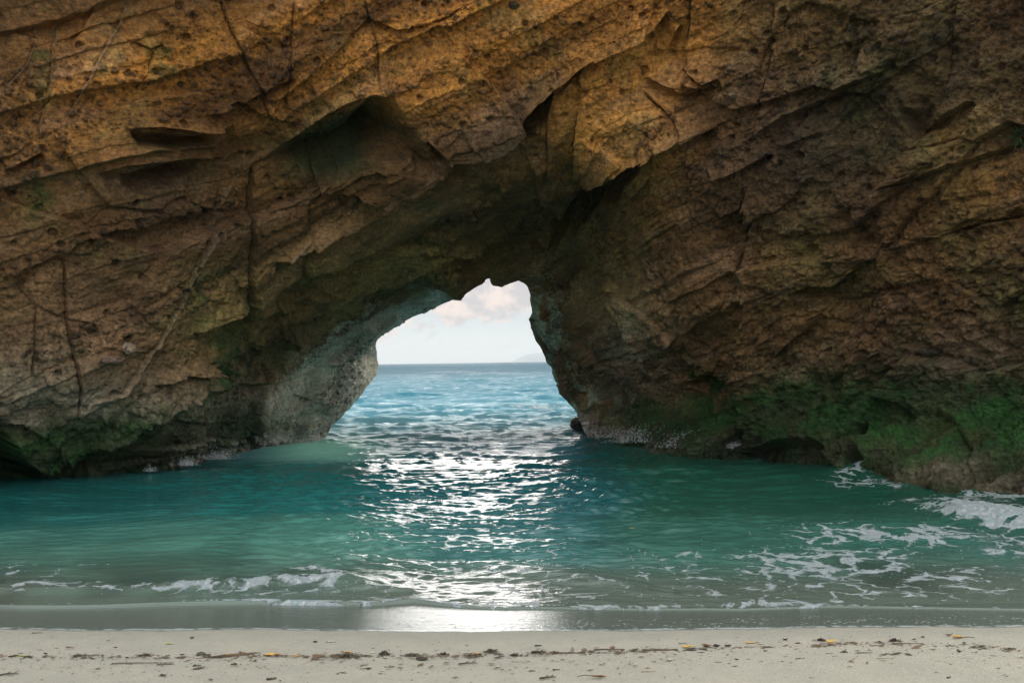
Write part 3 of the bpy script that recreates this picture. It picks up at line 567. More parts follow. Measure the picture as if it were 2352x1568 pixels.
# ---------------------------------------------------------------- sea
def build_sea():
    off = np.concatenate([np.arange(640, 200, -0.75), np.arange(200, 60, -0.6), np.arange(60, 4, -0.4), np.array([3.5, 3, 2.5, 2, 1.5, 1.1, .8, .6])])
    ys = CAMZ*FPX/off; ts = np.concatenate([-.57-np.geomspace(.001, 1.6, 90)[::-1], np.linspace(-.57, .57, 1350), .57+np.geomspace(.001, 1.6, 90)])
    Xg = ts[None]*ys[:, None]; Yg = np.broadcast_to(ys[:, None], Xg.shape).copy()
    P = np.stack([Xg, Yg, np.zeros_like(Xg)], -1); px, py = project(P)
    dy = np.gradient(ys)[:, None]
    rng = np.random.default_rng(5); Z = np.zeros_like(Xg); GX = np.zeros_like(Xg)
    calm = sst(Xg/Yg, -0.40, -0.12)*(1-.65*sst(Xg/Yg, 0.07, 0.30))*0.75+0.25     # sheltered behind the left pier and beside the right buttress
    calm = np.maximum(calm, sst(Yg, 22, 30)); shal = .4+.6*sst(Yg, 8.2, 11)
    wx2 = fbm(P, 0.35, 3, 201)*0.8; wy2 = fbm(P, 0.35, 3, 202)*0.8
    for k in range(110):
        lam = 0.10*(4.0/0.10)**(rng.random()**1.5); ang = rng.normal(0, 0.38 if lam < .7 else .3); kk_ = 2*math.pi/lam
        a = (0.0068*lam if lam < .42 else 0.0036*lam)*(1.0 if lam < 1.5 else .6); ph = rng.random()*6.28
        att = sst(lam/np.maximum(dy, 1e-3), 1.8, 3.6)*(1+.5*sst(Yg, 11, 17)*(lam < 1.2))
        th = kk_*((Xg+wx2)*math.sin(ang)-(Yg+wy2)*math.cos(ang))+ph
        c = np.sin(th); Z += a*att*(c+0.35*np.cos(2*th)*(lam > .4))*(calm if lam < 2.5 else 1)*shal
    for k in range(90):                                   # wind sea beyond the arch
        lam = 0.7*(30/0.7)**rng.random(); ang = rng.normal(-.1, 0.45); kk_ = 2*math.pi/lam; a = 0.0042*min(lam, 12)**0.85*(2.0 if lam < 3.0 else .55); ph = rng.random()*6.28
        att = sst(lam/np.maximum(dy, 1e-3), 2.0, 4.0); th = kk_*((Xg+wx2)*math.sin(ang)-(Yg+wy2)*math.cos(ang))+ph
        c = np.sin(th); Z += a*att*(c+0.4*np.cos(2*th))*sst(Yg, 21, 34)
    swell = 0.035*np.sin(Yg*1.1+0.6*np.sin(Xg*.35)+1)*sst(Yg, 9, 14)*(Yg < 400)
    farw = 0.05*fbm(P*np.array([.5, 1, 1]), 0.16, 3, 207)*sst(Yg, 35, 70)*(1-sst(Yg, 900, 2000)); Z += swell+farw+0.10*fbm(P*np.array([.4,1,1]), 0.05, 3, 208)*sst(Yg, 120, 300)
    foam = np.zeros_like(Xg); solid = np.zeros_like(Xg)
    # small breaker running along the shore
    n = fbm(P, 1.2, 3, 210)
    def crest(pts, h, wf, wbk, fo, jag=4):
        nonlocal Z, foam, solid
        xs = [p[0] for p in pts]; yy = np.interp(px, xs, [p[1] for p in pts])+jag*n; hh = np.interp(px, xs, [p[2] for p in pts], left=0, right=0)
        d = py-yy; prof = np.where(d < 0, np.exp(-(d/wbk)**2), np.exp(-(d/wf)**2)); Z += h*hh*prof*(Yg < 30)
        g = np.where(d < 0, np.exp(-(d/(wbk*.5))**2), np.exp(-(d/(wf*1.5))**2))*(Yg < 30); foam = np.maximum(foam, fo*hh*g)
    crest([(-300,1362,.3),(0,1360,.45),(150,1360,.55),(330,1358,.7),(480,1352,.95),(600,1350,1),(640,1340,1),(780,1345,.85),(860,1356,.6),(940,1362,.3),(1000,1368,0)], 0.075, 7, 24, .86, 7)
    crest([(150,1340,0),(640,1322,.5),(720,1318,.9),(800,1340,.6),(860,1345,0)], 0.05, 8, 14, .8)
    crest([(900,1390,0),(1060,1388,.9),(1180,1392,.9),(1400,1396,.9),(1700,1392,.8),(2000,1384,.7),(2352,1380,.5),(2600,1380,.4)], 0.02, 10, 12, .62, 3)
    crest([(520,1386,0),(560,1385,.9),(700,1384,1),(880,1390,.9),(950,1396,0)], 0.01, 3, 4, 1.0, 2)
    crest([(1000,1300,0),(1150,1310,.8),(1350,1335,.7),(1500,1370,.4),(1600,1380,0)], 0.05, 10, 18, .6, 5)
    crest([(2030,1160,0),(2140,1176,.6),(2200,1190,1),(2290,1205,1.1),(2352,1208,1.1),(2700,1210,1)], 0.15, 14, 30, 1.02, 11)
    crest([(1850,1100,0),(1960,1090,.9),(2030,1078,1.0),(2085,1080,.9),(2110,1095,0)], 0.12, 9, 12, .9, 4)
    crest([(2080,1132,0),(2200,1128,.7),(2352,1140,.8),(2600,1145,.8)], 0.05, 6, 10, 1.0, 4)
    def fb(cx, cy, rx, ry, v, ang=0):
        nonlocal foam
        a = math.radians(ang); u = ((px-cx)*math.cos(a)+(py-cy)*math.sin(a))/rx; w = (-(px-cx)*math.sin(a)+(py-cy)*math.cos(a))/ry
        foam = np.maximum(foam, v*np.exp(-(u*u+w*w)**1.3)*(Yg < 40))
    for b_ in ((2050,1235,340,34,.66),(1900,1290,420,60,.60),(1650,1320,330,50,.50),(2200,1330,330,60,.46),(1450,1280,150,26,.40),(1300,1280,120,24,.42),(1900,1365,600,40,.52),(1250,1360,200,34,.50),(60,1310,110,26,.50),(200,1298,110,9,.40),(700,1322,90,14,.45),(560,1362,420,18,.50),(2000,1110,150,18,.58),(2200,1150,220,20,.60),(1620,1100,110,10,.25),(1730,1050,60,12,.45),(2352,1240,160,60,.55),(90,1350,160,18,.55)): fb(*b_)
    fr_ = np.clip(foam-.45, 0, .5); Z += fr_*0.11*fbm(P, 9, 5, 240, .7)
    # sea foam beyond the arch and along the feet of the rock
    out_f = .52*np.exp(-(((px-1240)/120)**2+((py-938)/10)**2)**1.2)+.40*np.exp(-(((px-960)/130)**2+((py-1000)/8)**2))+.42*np.exp(-(((px-1270)/60)**2+((py-908)/8)**2))
    foam = np.maximum(foam, out_f*(Yg < 120)*(Yg > 20))
    seaedge = shore_px(px, 'sea')+7*fbm(P, 0.5, 2, 212)+3*fbm(P, 1.3, 3, 211); ins = py-seaedge
    foam = np.maximum(foam, .95*np.exp(-((ins+2)/3.0)**2)*(.55+.45*fbm(P, 1.0, 2, 213)))
    # thin out and dive under the sand past the swash edge
    Z = Z*sst(-ins, -4, 26)*1.0+0.012; Z -= sst(ins, 0, 8)*0.35
    P[..., 2] = Z
    P[..., 2] = np.where(ins > 0, P[..., 2], np.maximum(P[..., 2], sand_z(Xg, Yg)+0.012))
    # body colour: sandy shallows, green shade pool, open blue-green
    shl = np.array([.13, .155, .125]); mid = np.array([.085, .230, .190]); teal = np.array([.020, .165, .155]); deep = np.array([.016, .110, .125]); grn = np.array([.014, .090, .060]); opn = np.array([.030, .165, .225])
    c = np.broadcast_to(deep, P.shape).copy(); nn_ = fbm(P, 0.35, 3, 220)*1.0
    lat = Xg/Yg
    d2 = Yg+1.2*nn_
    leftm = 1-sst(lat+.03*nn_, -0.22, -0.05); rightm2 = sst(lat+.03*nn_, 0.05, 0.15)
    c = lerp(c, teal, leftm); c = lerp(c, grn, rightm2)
    sandy = 1-sst(d2, 9.2, 14.5-0*leftm); c = lerp(c, mid, sandy*np.clip(leftm+.55, 0, 1)); c = lerp(c, shl, (1-sst(d2, 8.1, 10.6+1.2*leftm))*(.9))
    c = lerp(c, mid*np.array([1.1,1.2,1.1]), np.clip(leftm*np.exp(-((d2-11.2)/1.6)**2), 0, 1)*.6)
    pier = 1-sst(lat, .045, .085)*(1-sst(Yg, 27, 30)); c = lerp(c, np.array([.11, .30, .38]), sst(Yg, 19.5, 24)*pier); c = lerp(c, opn, sst(Yg, 30, 70)); c = lerp(c, np.array([.014, .095, .140]), sst(Yg, 60, 220))
    c = lerp(c, np.array([.42,.95,.76]), np.exp(-(((px-735)/130)**2+((py-1034)/24)**2))*(Yg < 60)*(Yg > 15))  # sunlit aqua glow at the left wall's foot, painted into the water colour
    patch = sst(fbm(P*np.array([1, .6, 1]), .9, 3, 230), .15, .5)*sandy; c = c*(1-.35*patch[..., None])
    chop = np.clip(calm, .3, 1)*shal*.9+.1
    far = 0.12*sst(Yg, 20, 60)+0.8*sst(Yg, 80, 500)
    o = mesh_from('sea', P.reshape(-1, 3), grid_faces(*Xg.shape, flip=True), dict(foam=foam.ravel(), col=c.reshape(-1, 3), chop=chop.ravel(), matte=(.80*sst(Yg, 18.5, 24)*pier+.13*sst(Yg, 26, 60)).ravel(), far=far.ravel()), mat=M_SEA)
    return tag(o, kind='structure')
build_sea()
#DETAILS
# ---------------------------------------------------------------- unseen green bank added behind the camera to block low sky
def build_added_hill():
    th = np.linspace(math.pi*.97, 2*math.pi*1.0+.1, 120); r = np.linspace(0, 1, 24)
    Tg, Rg = np.meshgrid(th, r); rad = 24+Rg*26; X = rad*np.cos(Tg)*1.3; Y = rad*np.sin(Tg)*.9-2; Z = 1.0+4.0*sst(Rg, 0, .6)
    P = np.stack([X, Y, Z], -1); P[..., 2] += fbm(P, .15, 4, 400)*2.2; 
    o = mesh_from('added_hill', P.reshape(-1, 3), grid_faces(*X.shape), mat=mat_plain('added_hill_green', (.03,.05,.02), (.07,.09,.035), 2, .9)); tag(o, kind='structure')
build_added_hill()
# ---------------------------------------------------------------- faint headland on the horizon
def build_headland():
    X0, Y0 = 20, 7000.0
    xs = np.linspace(0, 1, 140); us = np.linspace(0, 1, 14)
    lx = (1168-CX)/FPX*Y0; rx = (1420-CX)/FPX*Y0
    prof = np.interp(xs, [0,.06,.13,.2,.28,.36,.44,.55,.7,.85,1], [0,14,42,62,70,66,54,50,58,40,0])
    V = []
    for u in us:
        yy = Y0+ (u-.5)*900; z = prof*np.sin(u*math.pi)**.6-2
        P = np.stack([lx+(rx-lx)*xs, np.full_like(xs, yy), z], -1); P[:, 2] += fbm(P, 1/90, 4, 410)*7*np.sin(u*math.pi); V.append(P)
    V = np.array(V)
    o = mesh_from('headland', V.reshape(-1, 3), grid_faces(14, 140), mat=mat_plain('headland_hazed', (.30,.37,.40), (.36,.42,.43), 4, .9)); tag(o, kind='structure')  # pale blue-grey carries part of the distance haze in the land colour
build_headland()
# ---------------------------------------------------------------- things on the sand
def M3(name, c1, c2, **k): return mat_plain(name, c1, c2, **k)
MAT = dict(yellow=M3('yellow_leaf', (.62,.36,.06), (.75,.50,.14), scale=20, rough=.5), orange=M3('orange_leaf', (.5,.24,.05), (.62,.36,.1), scale=20, rough=.5),
 brown=M3('brown_leaf', (.16,.085,.04), (.26,.14,.07), scale=20), dark=M3('dark_leaf', (.03,.022,.014), (.07,.05,.03), scale=20), green=M3('green_leaf', (.05,.08,.03), (.11,.15,.06), scale=20),
 lime=M3('lime_leaf', (.42,.46,.16), (.5,.55,.25), scale=20), pale=M3('pale_leaf', (.5,.45,.33), (.6,.56,.44), scale=20), weed=M3('seaweed_brown', (.03,.024,.014), (.10,.08,.04), scale=30, rough=.45),
 wine=M3('seaweed_red', (.035,.012,.012), (.08,.03,.03), scale=30, rough=.45), wood=M3('driftwood', (.05,.04,.03), (.12,.09,.06), scale=40), straw=M3('dry_stem', (.24,.18,.1), (.36,.28,.17), scale=40),
 stone=M3('dark_stone', (.035,.04,.022), (.09,.095,.05), scale=12), shell=M3('shell', (.5,.42,.36), (.16,.07,.05), scale=9, rough=.4), fern=M3('fern_green', (.02,.045,.012), (.06,.10,.03), scale=20), drypl=M3('dry_plant', (.10,.06,.03), (.2,.13,.07), scale=20))
def tube(bm, pts, r0, r1, n=6):
    rings = []; L_ = len(pts)
    for k, p in enumerate(pts):
        p = Vector(p); d = (Vector(pts[min(k+1, L_-1)])-Vector(pts[max(k-1, 0)])).normalized(); a = d.orthogonal().normalized(); b = d.cross(a); r = r0+(r1-r0)*k/(L_-1)
        rings.append([bm.verts.new(p+a*math.cos(t*2*math.pi/n)*r+b*math.sin(t*2*math.pi/n)*r) for t in range(n)])
    for r1_, r2_ in zip(rings[:-1], rings[1:]):
        for t in range(n): bm.faces.new((r1_[t], r1_[(t+1) % n], r2_[(t+1) % n], r2_[t]))
    bm.faces.new(rings[0][::-1]); bm.faces.new(rings[-1])
def bmobj(name, bm, mat, parent=None, smooth=True):
    me = bpy.data.meshes.new(name); bm.normal_update(); bm.to_mesh(me); bm.free(); me.materials.append(mat)
    for f in me.polygons: f.use_smooth = smooth
    o = bpy.data.objects.new(name, me); COL.objects.link(o)
    if parent: o.parent = parent
    return o
def leaf_bm(L_, w, curl, cup, rnd):
    bm = bmesh.new(); n = 12; m_ = 5; g = []
    for top in (0, 1):
        rows = []
        for i in range(n+1):
            u = i/n; ww = w*math.sin(math.pi*u**.8)**.9*.5+.0006; row = []
            for j in range(m_):
                v = j/(m_-1)*2-1
                x = (u-.5)*L_; y = v*ww*(1+.08*math.sin(u*23+rnd)); z = curl*L_*(2*u-1)**2+cup*abs(v)**1.5*ww*1.4+.05*w*math.sin(u*9+v*3+rnd)+.002+(0.0012 if top else 0)
                row.append(bm.verts.new((x, y, z)))
            rows.append(row)
        g.append(rows)
    for s_2, rows in enumerate(g):
        for i in range(n):
            for j in range(m_-1):
                q_ = (rows[i][j], rows[i+1][j], rows[i+1][j+1], rows[i][j+1]); bm.faces.new(q_ if s_2 else q_[::-1])
    for i in range(n):
        for j in (0, m_-1):
            q_ = (g[0][i][j], g[0][i+1][j], g[1][i+1][j], g[1][i][j]); bm.faces.new(q_ if j else q_[::-1])
    return bm
def leaf(px, py, wpx, mat, label, group='fallen leaves on the sand', ratio=.38, curl=.08, cup=.5, rot=None, stem=0, loc=None, name='leaf', zs=0.0):
    p = sand_point(px, py) if loc is None else loc; L_ = wpx/FPX*p[1]; rnd = random.random()*6
    o = bmobj(name, leaf_bm(L_, L_*ratio, curl, cup, rnd), MAT[mat]); o.location = (p[0], p[1], p[2]+zs+.002+max(0, -curl)*L_); o.rotation_euler = (random.uniform(-.15, .15), random.uniform(-.1, .1), random.uniform(-.5, .5) if rot is None else rot)
    tag(o, label, 'leaf', group)
    if stem:
        bm = bmesh.new(); s0 = L_*.5*(1 if stem > 0 else -1); k = abs(stem)*L_
        pts = [(s0*(.97)+math.copysign(k, stem)*u, .02*L_*math.sin(u*4), curl*L_*(1-u)+.004+.06*L_*math.sin(u*3)) for u in np.linspace(0, 1, 7)]
        tube(bm, pts, .0028, .0018, 5); bmobj('stem', bm, MAT['wood'], o)
    return o
def twig(px, py, wpx, label, mat='wood', group='twigs on the sand', r=.0045, rot=0.0, bend=.05, fork=False, dz=0):
    p = sand_point(px, py); L_ = wpx/FPX*p[1]; bm = bmesh.new(); ph = random.random()*6
    pts = [((u-.5)*L_, bend*L_*math.sin(u*4+ph), r*.8+abs(bend)*.25*L_*max(0, math.sin(u*7+ph))*.6) for u in np.linspace(0, 1, 10)]
    tube(bm, pts, r, r*.45)
    if fork:
        for k in (3, 6): 
            a = pts[k]; tube(bm, [a, (a[0]+.1*L_, a[1]+.12*L_, a[2]+.03*L_), (a[0]+.24*L_, a[1]+.2*L_, a[2]+.05*L_)], r*.6, r*.3, 5)
    o = bmobj('twig', bm, MAT[mat]); o.location = p; o.rotation_euler = (0, 0, rot); return tag(o, label, 'twig', group)
def weed_bm(w, h, n, seed):
    rr = random.Random(seed); bm = bmesh.new()
    for _ in range(n):
        a = rr.uniform(0, 6.28); x0, y0 = rr.gauss(0, w*.22), rr.gauss(0, w*.10); L_ = rr.uniform(.25, .6)*w*.5; wd = rr.uniform(.003, .009); up = rr.uniform(.1, 1)*h*math.exp(-(x0/(w*.3))**2)
        pr = None
        for k in range(6):
            u = k/5; c = Vector((x0+math.cos(a)*L_*u, y0+math.sin(a)*L_*u*.6, .003+up*math.sin(min(1, u*1.15)*math.pi)*1.0+rr.uniform(0, .004))); t = Vector((-math.sin(a), math.cos(a), rr.uniform(-.6, .6)))*wd*(1-.7*u)
            q_ = (bm.verts.new(c-t), bm.verts.new(c+t))
            if pr: bm.faces.new((pr[0], pr[1], q_[1], q_[0]))
            pr = q_
    return bm
def weed(px, py, wpx, hpx, label, mat='weed', n=60):
    p = sand_point(px, py); k = p[1]/FPX; o = bmobj('seaweed_clump', weed_bm(wpx*k*.78, hpx*k*.62, int(n*.55), int(px*7+py)), MAT[mat], smooth=False); o.location = p
    return tag(o, label, 'seaweed', 'seaweed clumps on the wrack line')
def rock_bm(sx, sy, sz, seed, sub=3, amp=.22, sc=1.3):
    bm = bmesh.new(); bmesh.ops.create_icosphere(bm, subdivisions=sub, radius=1)
    A = np.array([v.co[:] for v in bm.verts]); n = fbm(A+seed*3.1, sc, 4, 7)*amp; f1, _, idh, _ = worley(A+seed*1.7, 1.5, 9); n = n+(idh-.5)*amp*.5
    for v, k in zip(bm.verts, n): v.co = Vector((v.co.x*sx, v.co.y*sy, v.co.z*sz))*(1+float(k))
    return bm
YL = 'fallen leaves on the sand'
for a in [
 (160,1488,22,'brown','narrow rust brown leaf lying alone above the wrack line, near the left end',.22,.05,0,0), (390,1480,22,'lime','two-tone green and cream leaf with upturned tip, alone on smooth grey sand',.30,.12,.2,0),
 (50,1508,30,'lime','long yellow green blade at the left end of the wrack line',.14,.02,0,0), (31,1508,26,'dark','dark flat leaf beside the yellow green blade',.2,.03,0.1,0),
 (623,1505,30,'yellow','plump golden leaf on the wrack line right of the green stone',.34,.06,.15,-.1), (640,1507,20,'brown','brown shredded leaf touching the plump golden leaf',.4,.06,.1,0),
 (680,1508,26,'orange','thin orange leaf lying flat between golden leaf and seaweed',.2,.05,.1,0), (760,1475,14,'pale','small cream leaf alone on damp sand near a dark wood chip',.4,.06,.3,-.4),
 (800,1500,24,'orange','tan leaf propped on the seaweed string before the brown clump',.3,.10,-.2,-.3), (1098,1504,20,'orange','orange leaf standing up below the spiky olive seaweed clump',.45,.16,.2,0),
 (1048,1533,14,'pale','cream underside leaf on dry sand below the wrack line',.3,.1,.1,0), (847,1537,16,'dark','folded grey green leaf on dry sand under the seaweed string',.4,.12,.3,-.5),
 (1144,1533,14,'pale','tiny cream leaf far below the olive seaweed clump',.35,.1,.2,0), (1236,1484,17,'dark','dark leaf balanced on a thin upright stalk',.3,.06,0,0),
 (1580,1487,27,'yellow','bright yellow leaf lying just above the wrack line',.34,.08,.1,0), (1723,1478,26,'yellow','yellow leaf with a thin stem raised to the right',.28,.06,.2,.35),
 (2201,1465,28,'yellow','large yellow leaf with a long curved brown stem on smooth wet sand',.42,.05,.1,1.1), (1623,1486,24,'brown','folded tent-shaped brown leaf on the wrack line right of the bright yellow leaf',.55,.2,.1,0),
 (1646,1485,18,'dark','dark curled leaf next to the folded brown leaf',.5,.14,-.2,0), (1672,1485,18,'dark','second dark leaf to the right of the folded brown leaf',.4,.16,.3,0),
 (1376,1556,38,'brown','largest brown leaf with a red tip and long trailing stem at the bottom edge',.26,.07,.05,-.85), (1538,1518,20,'pale','crumpled tan leaf alone on dry sand under the wrack line',.5,.2,.4,0),
 (1909,1476,28,'yellow','dark-edged yellow leaf curled upward on the wrack line',.4,.14,.3,-.6), (1804,1471,13,'dark','small dark triangular leaf above the wrack line',.6,.3,.3,0),
 (2120,1464,9,'green','small round green leaf above the wrack line',.6,.06,0,0), (2215,1478,9,'green','bright green leaf scrap under the largest yellow leaf',.7,.2,0,0),
 (2256,1486,24,'green','flat green brown leaf on the wrack line near the right end',.3,.06,.1,0), (2204,1498,14,'dark','dark crumpled leaf below the wrack line near the right end',.5,.2,.2,0),
 (2180,1460,20,'brown','thin curled brown leaf just left of the largest yellow leaf',.3,.2,.2,0), (265,1488,11,'dark','black leaf scrap between brown leaf and two-tone leaf',.35,.1,.2,0),
 (105,1503,9,'dark','small black crumpled leaf on the wrack line, near the left end',.6,.3,0,0), (292,1512,9,'dark','black chip of leaf below the wrack line, above the longest twig',.6,.25,0,0),
 (555,1502,16,'brown','red brown curled leaf in the wrack just right of the green stone',.5,.25,0,0), (520,1505,24,'orange','yellow brown strip of leaf right of the green stone',.25,.05,0,0),
 (1276,1500,16,'brown','rounded brown leaf on the wrack line near the curved shell',.5,.2,0,0), (1430,1495,12,'brown','small brown leaf upright on the wrack line beyond the striped shell',.6,.3,0,0),
 (1758,1496,10,'green','grey green scrap of leaf below the yellow leaf with raised stem',.4,.15,0,0), (1692,1516,9,'dark','dark leaf tipped up on dry sand right of the crumpled tan leaf',.5,.25,-.4,0)]:
    leaf(a[0], a[1], a[2], a[3], a[4], YL, a[5], a[6], .5, a[7], a[8])
for a in [
 (85,1453,24,'straight dark twig alone on wet sand beside the water film','wood',.003,0,.01,0), (326,1523,138,'longest twig, nearly straight, below the wrack line','wood',.0042,.02,.02,0),
 (20,1549,42,'forked dark twig cut by the left edge of the view','wood',.006,.1,.1,1), (380,1526,40,'tangled brown twig at the end of the longest twig','wood',.004,-.1,.06,1),
 (1075,1524,44,'dark bent twig with a thick end below the olive seaweed clump','wood',.006,.05,.05,1), (1258,1557,38,'thick forked dark twig near the bottom edge beside the largest brown leaf','wood',.008,.15,.06,1),
 (624,1560,22,'short thick dark twig near the bottom edge under the golden leaf','wood',.009,.3,.08,1), (1986,1499,36,'straight black twig joined to a seaweed tuft below the wrack line','wood',.004,0,.01,0),
 (1926,1507,28,'thin grey twig under the straight black twig','straw',.002,0,.02,0), (2037,1511,48,'pale hoop of dry stem below the wrack line','straw',.0022,0,.06,0),
 (2180,1557,13,'short stout green black twig near the bottom right corner','wood',.008,.7,.04,0), (1840,1514,24,'dark crooked twig on dry sand beneath the dark-edged yellow leaf','wood',.005,.1,.08,1),
 (1803,1519,30,'thin brown twig left of the crooked twig','straw',.0025,.1,.06,0), (1278,1538,17,'straight short black twig above the thick forked twig','wood',.005,0,.01,0),
 (895,1532,25,'dark jointed twig on dry sand beneath the brown seaweed clump','wood',.004,.1,.08,1), (730,1515,30,'dark flat twig below the wrack line under the wood chip','wood',.004,0,.02,0),
 (1400,1492,70,'long dark stem forming the wrack line right of the curved shells','wood',.006,.02,.02,0), (1310,1500,70,'long dark stem on the wrack line under the curved shell','wood',.006,.03,.03,0),
 (1515,1493,80,'long dark stem on the wrack line left of the bright yellow leaf','wood',.0065,.04,.02,0), (1740,1486,60,'thin dark stem on the wrack line under the small triangular leaf','wood',.005,.05,.02,0),
 (2085,1478,70,'thin straight stem trailing right from the wine red seaweed','wood',.0045,-.05,.01,0), (2190,1483,36,'thin stem on the wrack line below the largest yellow leaf','wood',.003,-.04,.01,0),
 (2218,1512,30,'pale straight twig on dry sand near the right edge','straw',.003,.15,.02,0), (2273,1500,24,'faint straw twig near the right edge','straw',.002,0,.01,0),
 (1197,1519,46,'thin pale brown stem under the leaf balanced on a stalk','straw',.0022,0,.02,0), (757,1558,38,'thin pale twig near the bottom edge right of the short thick twig','straw',.0025,0,.03,0),
 (802,1481,24,'thin grey twig on damp sand right of the cream leaf','wood',.0022,0,.03,0), (1568,1477,18,'short dark twig above the bright yellow leaf','wood',.003,0,.02,0),
 (1490,1542,34,'brown twig with a knot, low on the dry sand','straw',.003,0,.02,0), (1865,1556,13,'short reddish twig at the bottom, under the crooked twig','straw',.003,0,.02,0), (1236,1490,11,'thin upright stalk holding the balanced dark leaf','wood',.0025,0,.02,0)]:
    twig(a[0], a[1], a[2], a[3], a[4], r=a[5], rot=a[6], bend=a[7], fork=bool(a[8]))
bpy.data.objects[-1] if False else None
for a in [(883,1503,44,13,'brown spiky seaweed clump at the right end of the seaweed string','weed',90), (800,1507,110,5,'long low string of seaweed left of the brown spiky clump','weed',140), (1019,1504,34,9,'dark red seaweed clump left of the olive clump','wine',80),
 (1126,1498,42,13,'tall olive seaweed clump standing above the wrack line','weed',110), (1238,1499,50,9,'grey brown seaweed heap under the leaf balanced on a stalk','weed',90), (945,1505,60,5,'low seaweed scraps between brown clump and dark red clump','weed',80),
 (2054,1472,36,9,'wine red domed seaweed clump on smooth sand','wine',120), (1886,1471,34,8,'dark spiky seaweed tuft left of the dark-edged yellow leaf','wine',70), (1939,1498,20,6,'small seaweed tuft below the wrack line beside a straight black twig','weed',50),
 (2019,1476,24,5,'low seaweed scrap just left of the wine red clump','weed',40), (335,1505,46,4,'low seaweed scraps above the longest twig','weed',70), (450,1529,24,4,'dry seaweed scrap under the green stone','weed',30), (538,1527,26,5,'dry seaweed tuft on sand right of the green stone','weed',50),
 (1183,1505,24,4,'seaweed scrap between olive clump and grey brown heap','weed',40), (180,1507,70,4,'thin seaweed scraps at the left end of the wrack line','weed',60), (2320,1491,26,4,'green seaweed scrap at the right end of the wrack line','weed',50), (1085,1507,50,4,'thin seaweed scraps below the tall olive clump','weed',60)]:
    weed(*a)
def pebble(px, py, wpx, hpx, label, mat, cat='stone', name='stone', group=None, seed=1, amp=.18):
    p = sand_point(px, py); k = p[1]/FPX; o = bmobj(name, rock_bm(wpx*k/2, wpx*k*.35, hpx*k/2, seed, 3, amp), MAT[mat]); o.location = (p[0], p[1], p[2]+hpx*k*.32); return tag(o, label, cat, group)
pebble(462,1503,20,8,'rounded dark green stone on the wrack line','stone', seed=2)
pebble(724,1474,10,4.5,'small black wood chip alone on smooth damp sand','dark','wood chip','wood_chip',seed=3,amp=.1)
pebble(856,1499,10,4,'small pale-topped wood chip above the brown spiky seaweed','pale','wood chip','wood_chip',seed=4,amp=.1)
pebble(970,1513,26,6,'flat ridged piece of dark bark below the wrack line','dark','bark','bark_piece',seed=5,amp=.3)
pebble(1407,1487,12,8,'striped brown and white shell above the wrack line','shell','shell','shell',seed=6,amp=.1)
pebble(441,1466,9,6,'dark stone in the edge of the water film','stone',seed=8)
def curved_shell(px, py, w, h, label):
    p = sand_point(px, py); k = p[1]/FPX; bm = bmesh.new(); W_, H_ = w*k, h*k; g = []
    for s_2 in (0, 1):
        g.append([[bm.verts.new(((.5-v)*W_*math.sin(u*1.57+.1), -.25*W_*math.cos((v-.5)*3)+s_2*.0018, H_*(1-math.cos(u*1.57))*math.cos((v-.5)*2.2))) for v in np.linspace(0, 1, 9)] for u in np.linspace(0, 1, 8)])
    for s_2, gg in enumerate(g):
        for i in range(7):
            for j in range(8):
                q_ = (gg[i][j], gg[i][j+1], gg[i+1][j+1], gg[i+1][j]); bm.faces.new(q_ if s_2 else q_[::-1])
    for j in range(8): bm.faces.new((g[0][7][j], g[0][7][j+1], g[1][7][j+1], g[1][7][j]))
    o = bmobj('shell', bm, MAT['shell']); o.location = p; tag(o, label, 'shell')
curved_shell(1315,1498,9,13,'upright curved dark shell on the wrack line left of the striped shell'); curved_shell(1342,1495,14,9,'tipped pale shell with a pointed edge between curved and striped shells')
# uncountable crumbs of wrack and grit scattered over the beach
def build_litter():
    rng = np.random.default_rng(31); V = []; Fq = []
    WL = ([0,200,500,620,900,1170,1300,1500,1700,1764,1950,2120,2200,2352], [1508,1508,1506,1506,1506,1504,1499,1493,1488,1486,1478,1480,1484,1492])
    for k in range(2300):
        if k < 1300: x = rng.uniform(-40, 2392); y = np.interp(x, *WL)+rng.normal(0, 2.2)+rng.exponential(3)*(rng.random() < .25)
        else: x = rng.uniform(-40, 2392); y = np.interp(x, *WL)+rng.normal(14, 22)
        if y < 1458 or y > 1600: continue
        if k < 1300 and fbm(np.array([[x*.02, 0, 0]]), 1, 2, 77)[0] < -.15 and rng.random() < .75: continue
        p = sand_point(x, y); L_ = rng.lognormal(-4.5, .6)*(1.0 if k < 1300 else .8); w = L_*rng.uniform(.12, .5); h = rng.uniform(.15, .6)*w+.001; a = rng.normal(0, .6)
        dx, dy = math.cos(a)*L_, math.sin(a)*L_; nx, ny = -math.sin(a)*w, math.cos(a)*w; b = len(V); z = p[2]+.003
        V += [(p[0]-dx, p[1]-dy, z), (p[0]+nx, p[1]+ny, z), (p[0]+dx, p[1]+dy, z+h*.6), (p[0]-nx, p[1]-ny, z), (p[0]+dx*.1, p[1]+dy*.1, z+h)]
        Fq += [(b, b+1, b+4), (b+1, b+2, b+4), (b+2, b+3, b+4), (b+3, b, b+4)]
    o = mesh_from('beach_litter', V, Fq, smooth=False, mat=M3('wrack_crumbs', (.03,.022,.015), (.20,.13,.07), scale=3)); tag(o, 'fine dark crumbs of leaf and wood strewn along the wrack line', 'beach litter', kind='stuff')
build_litter()
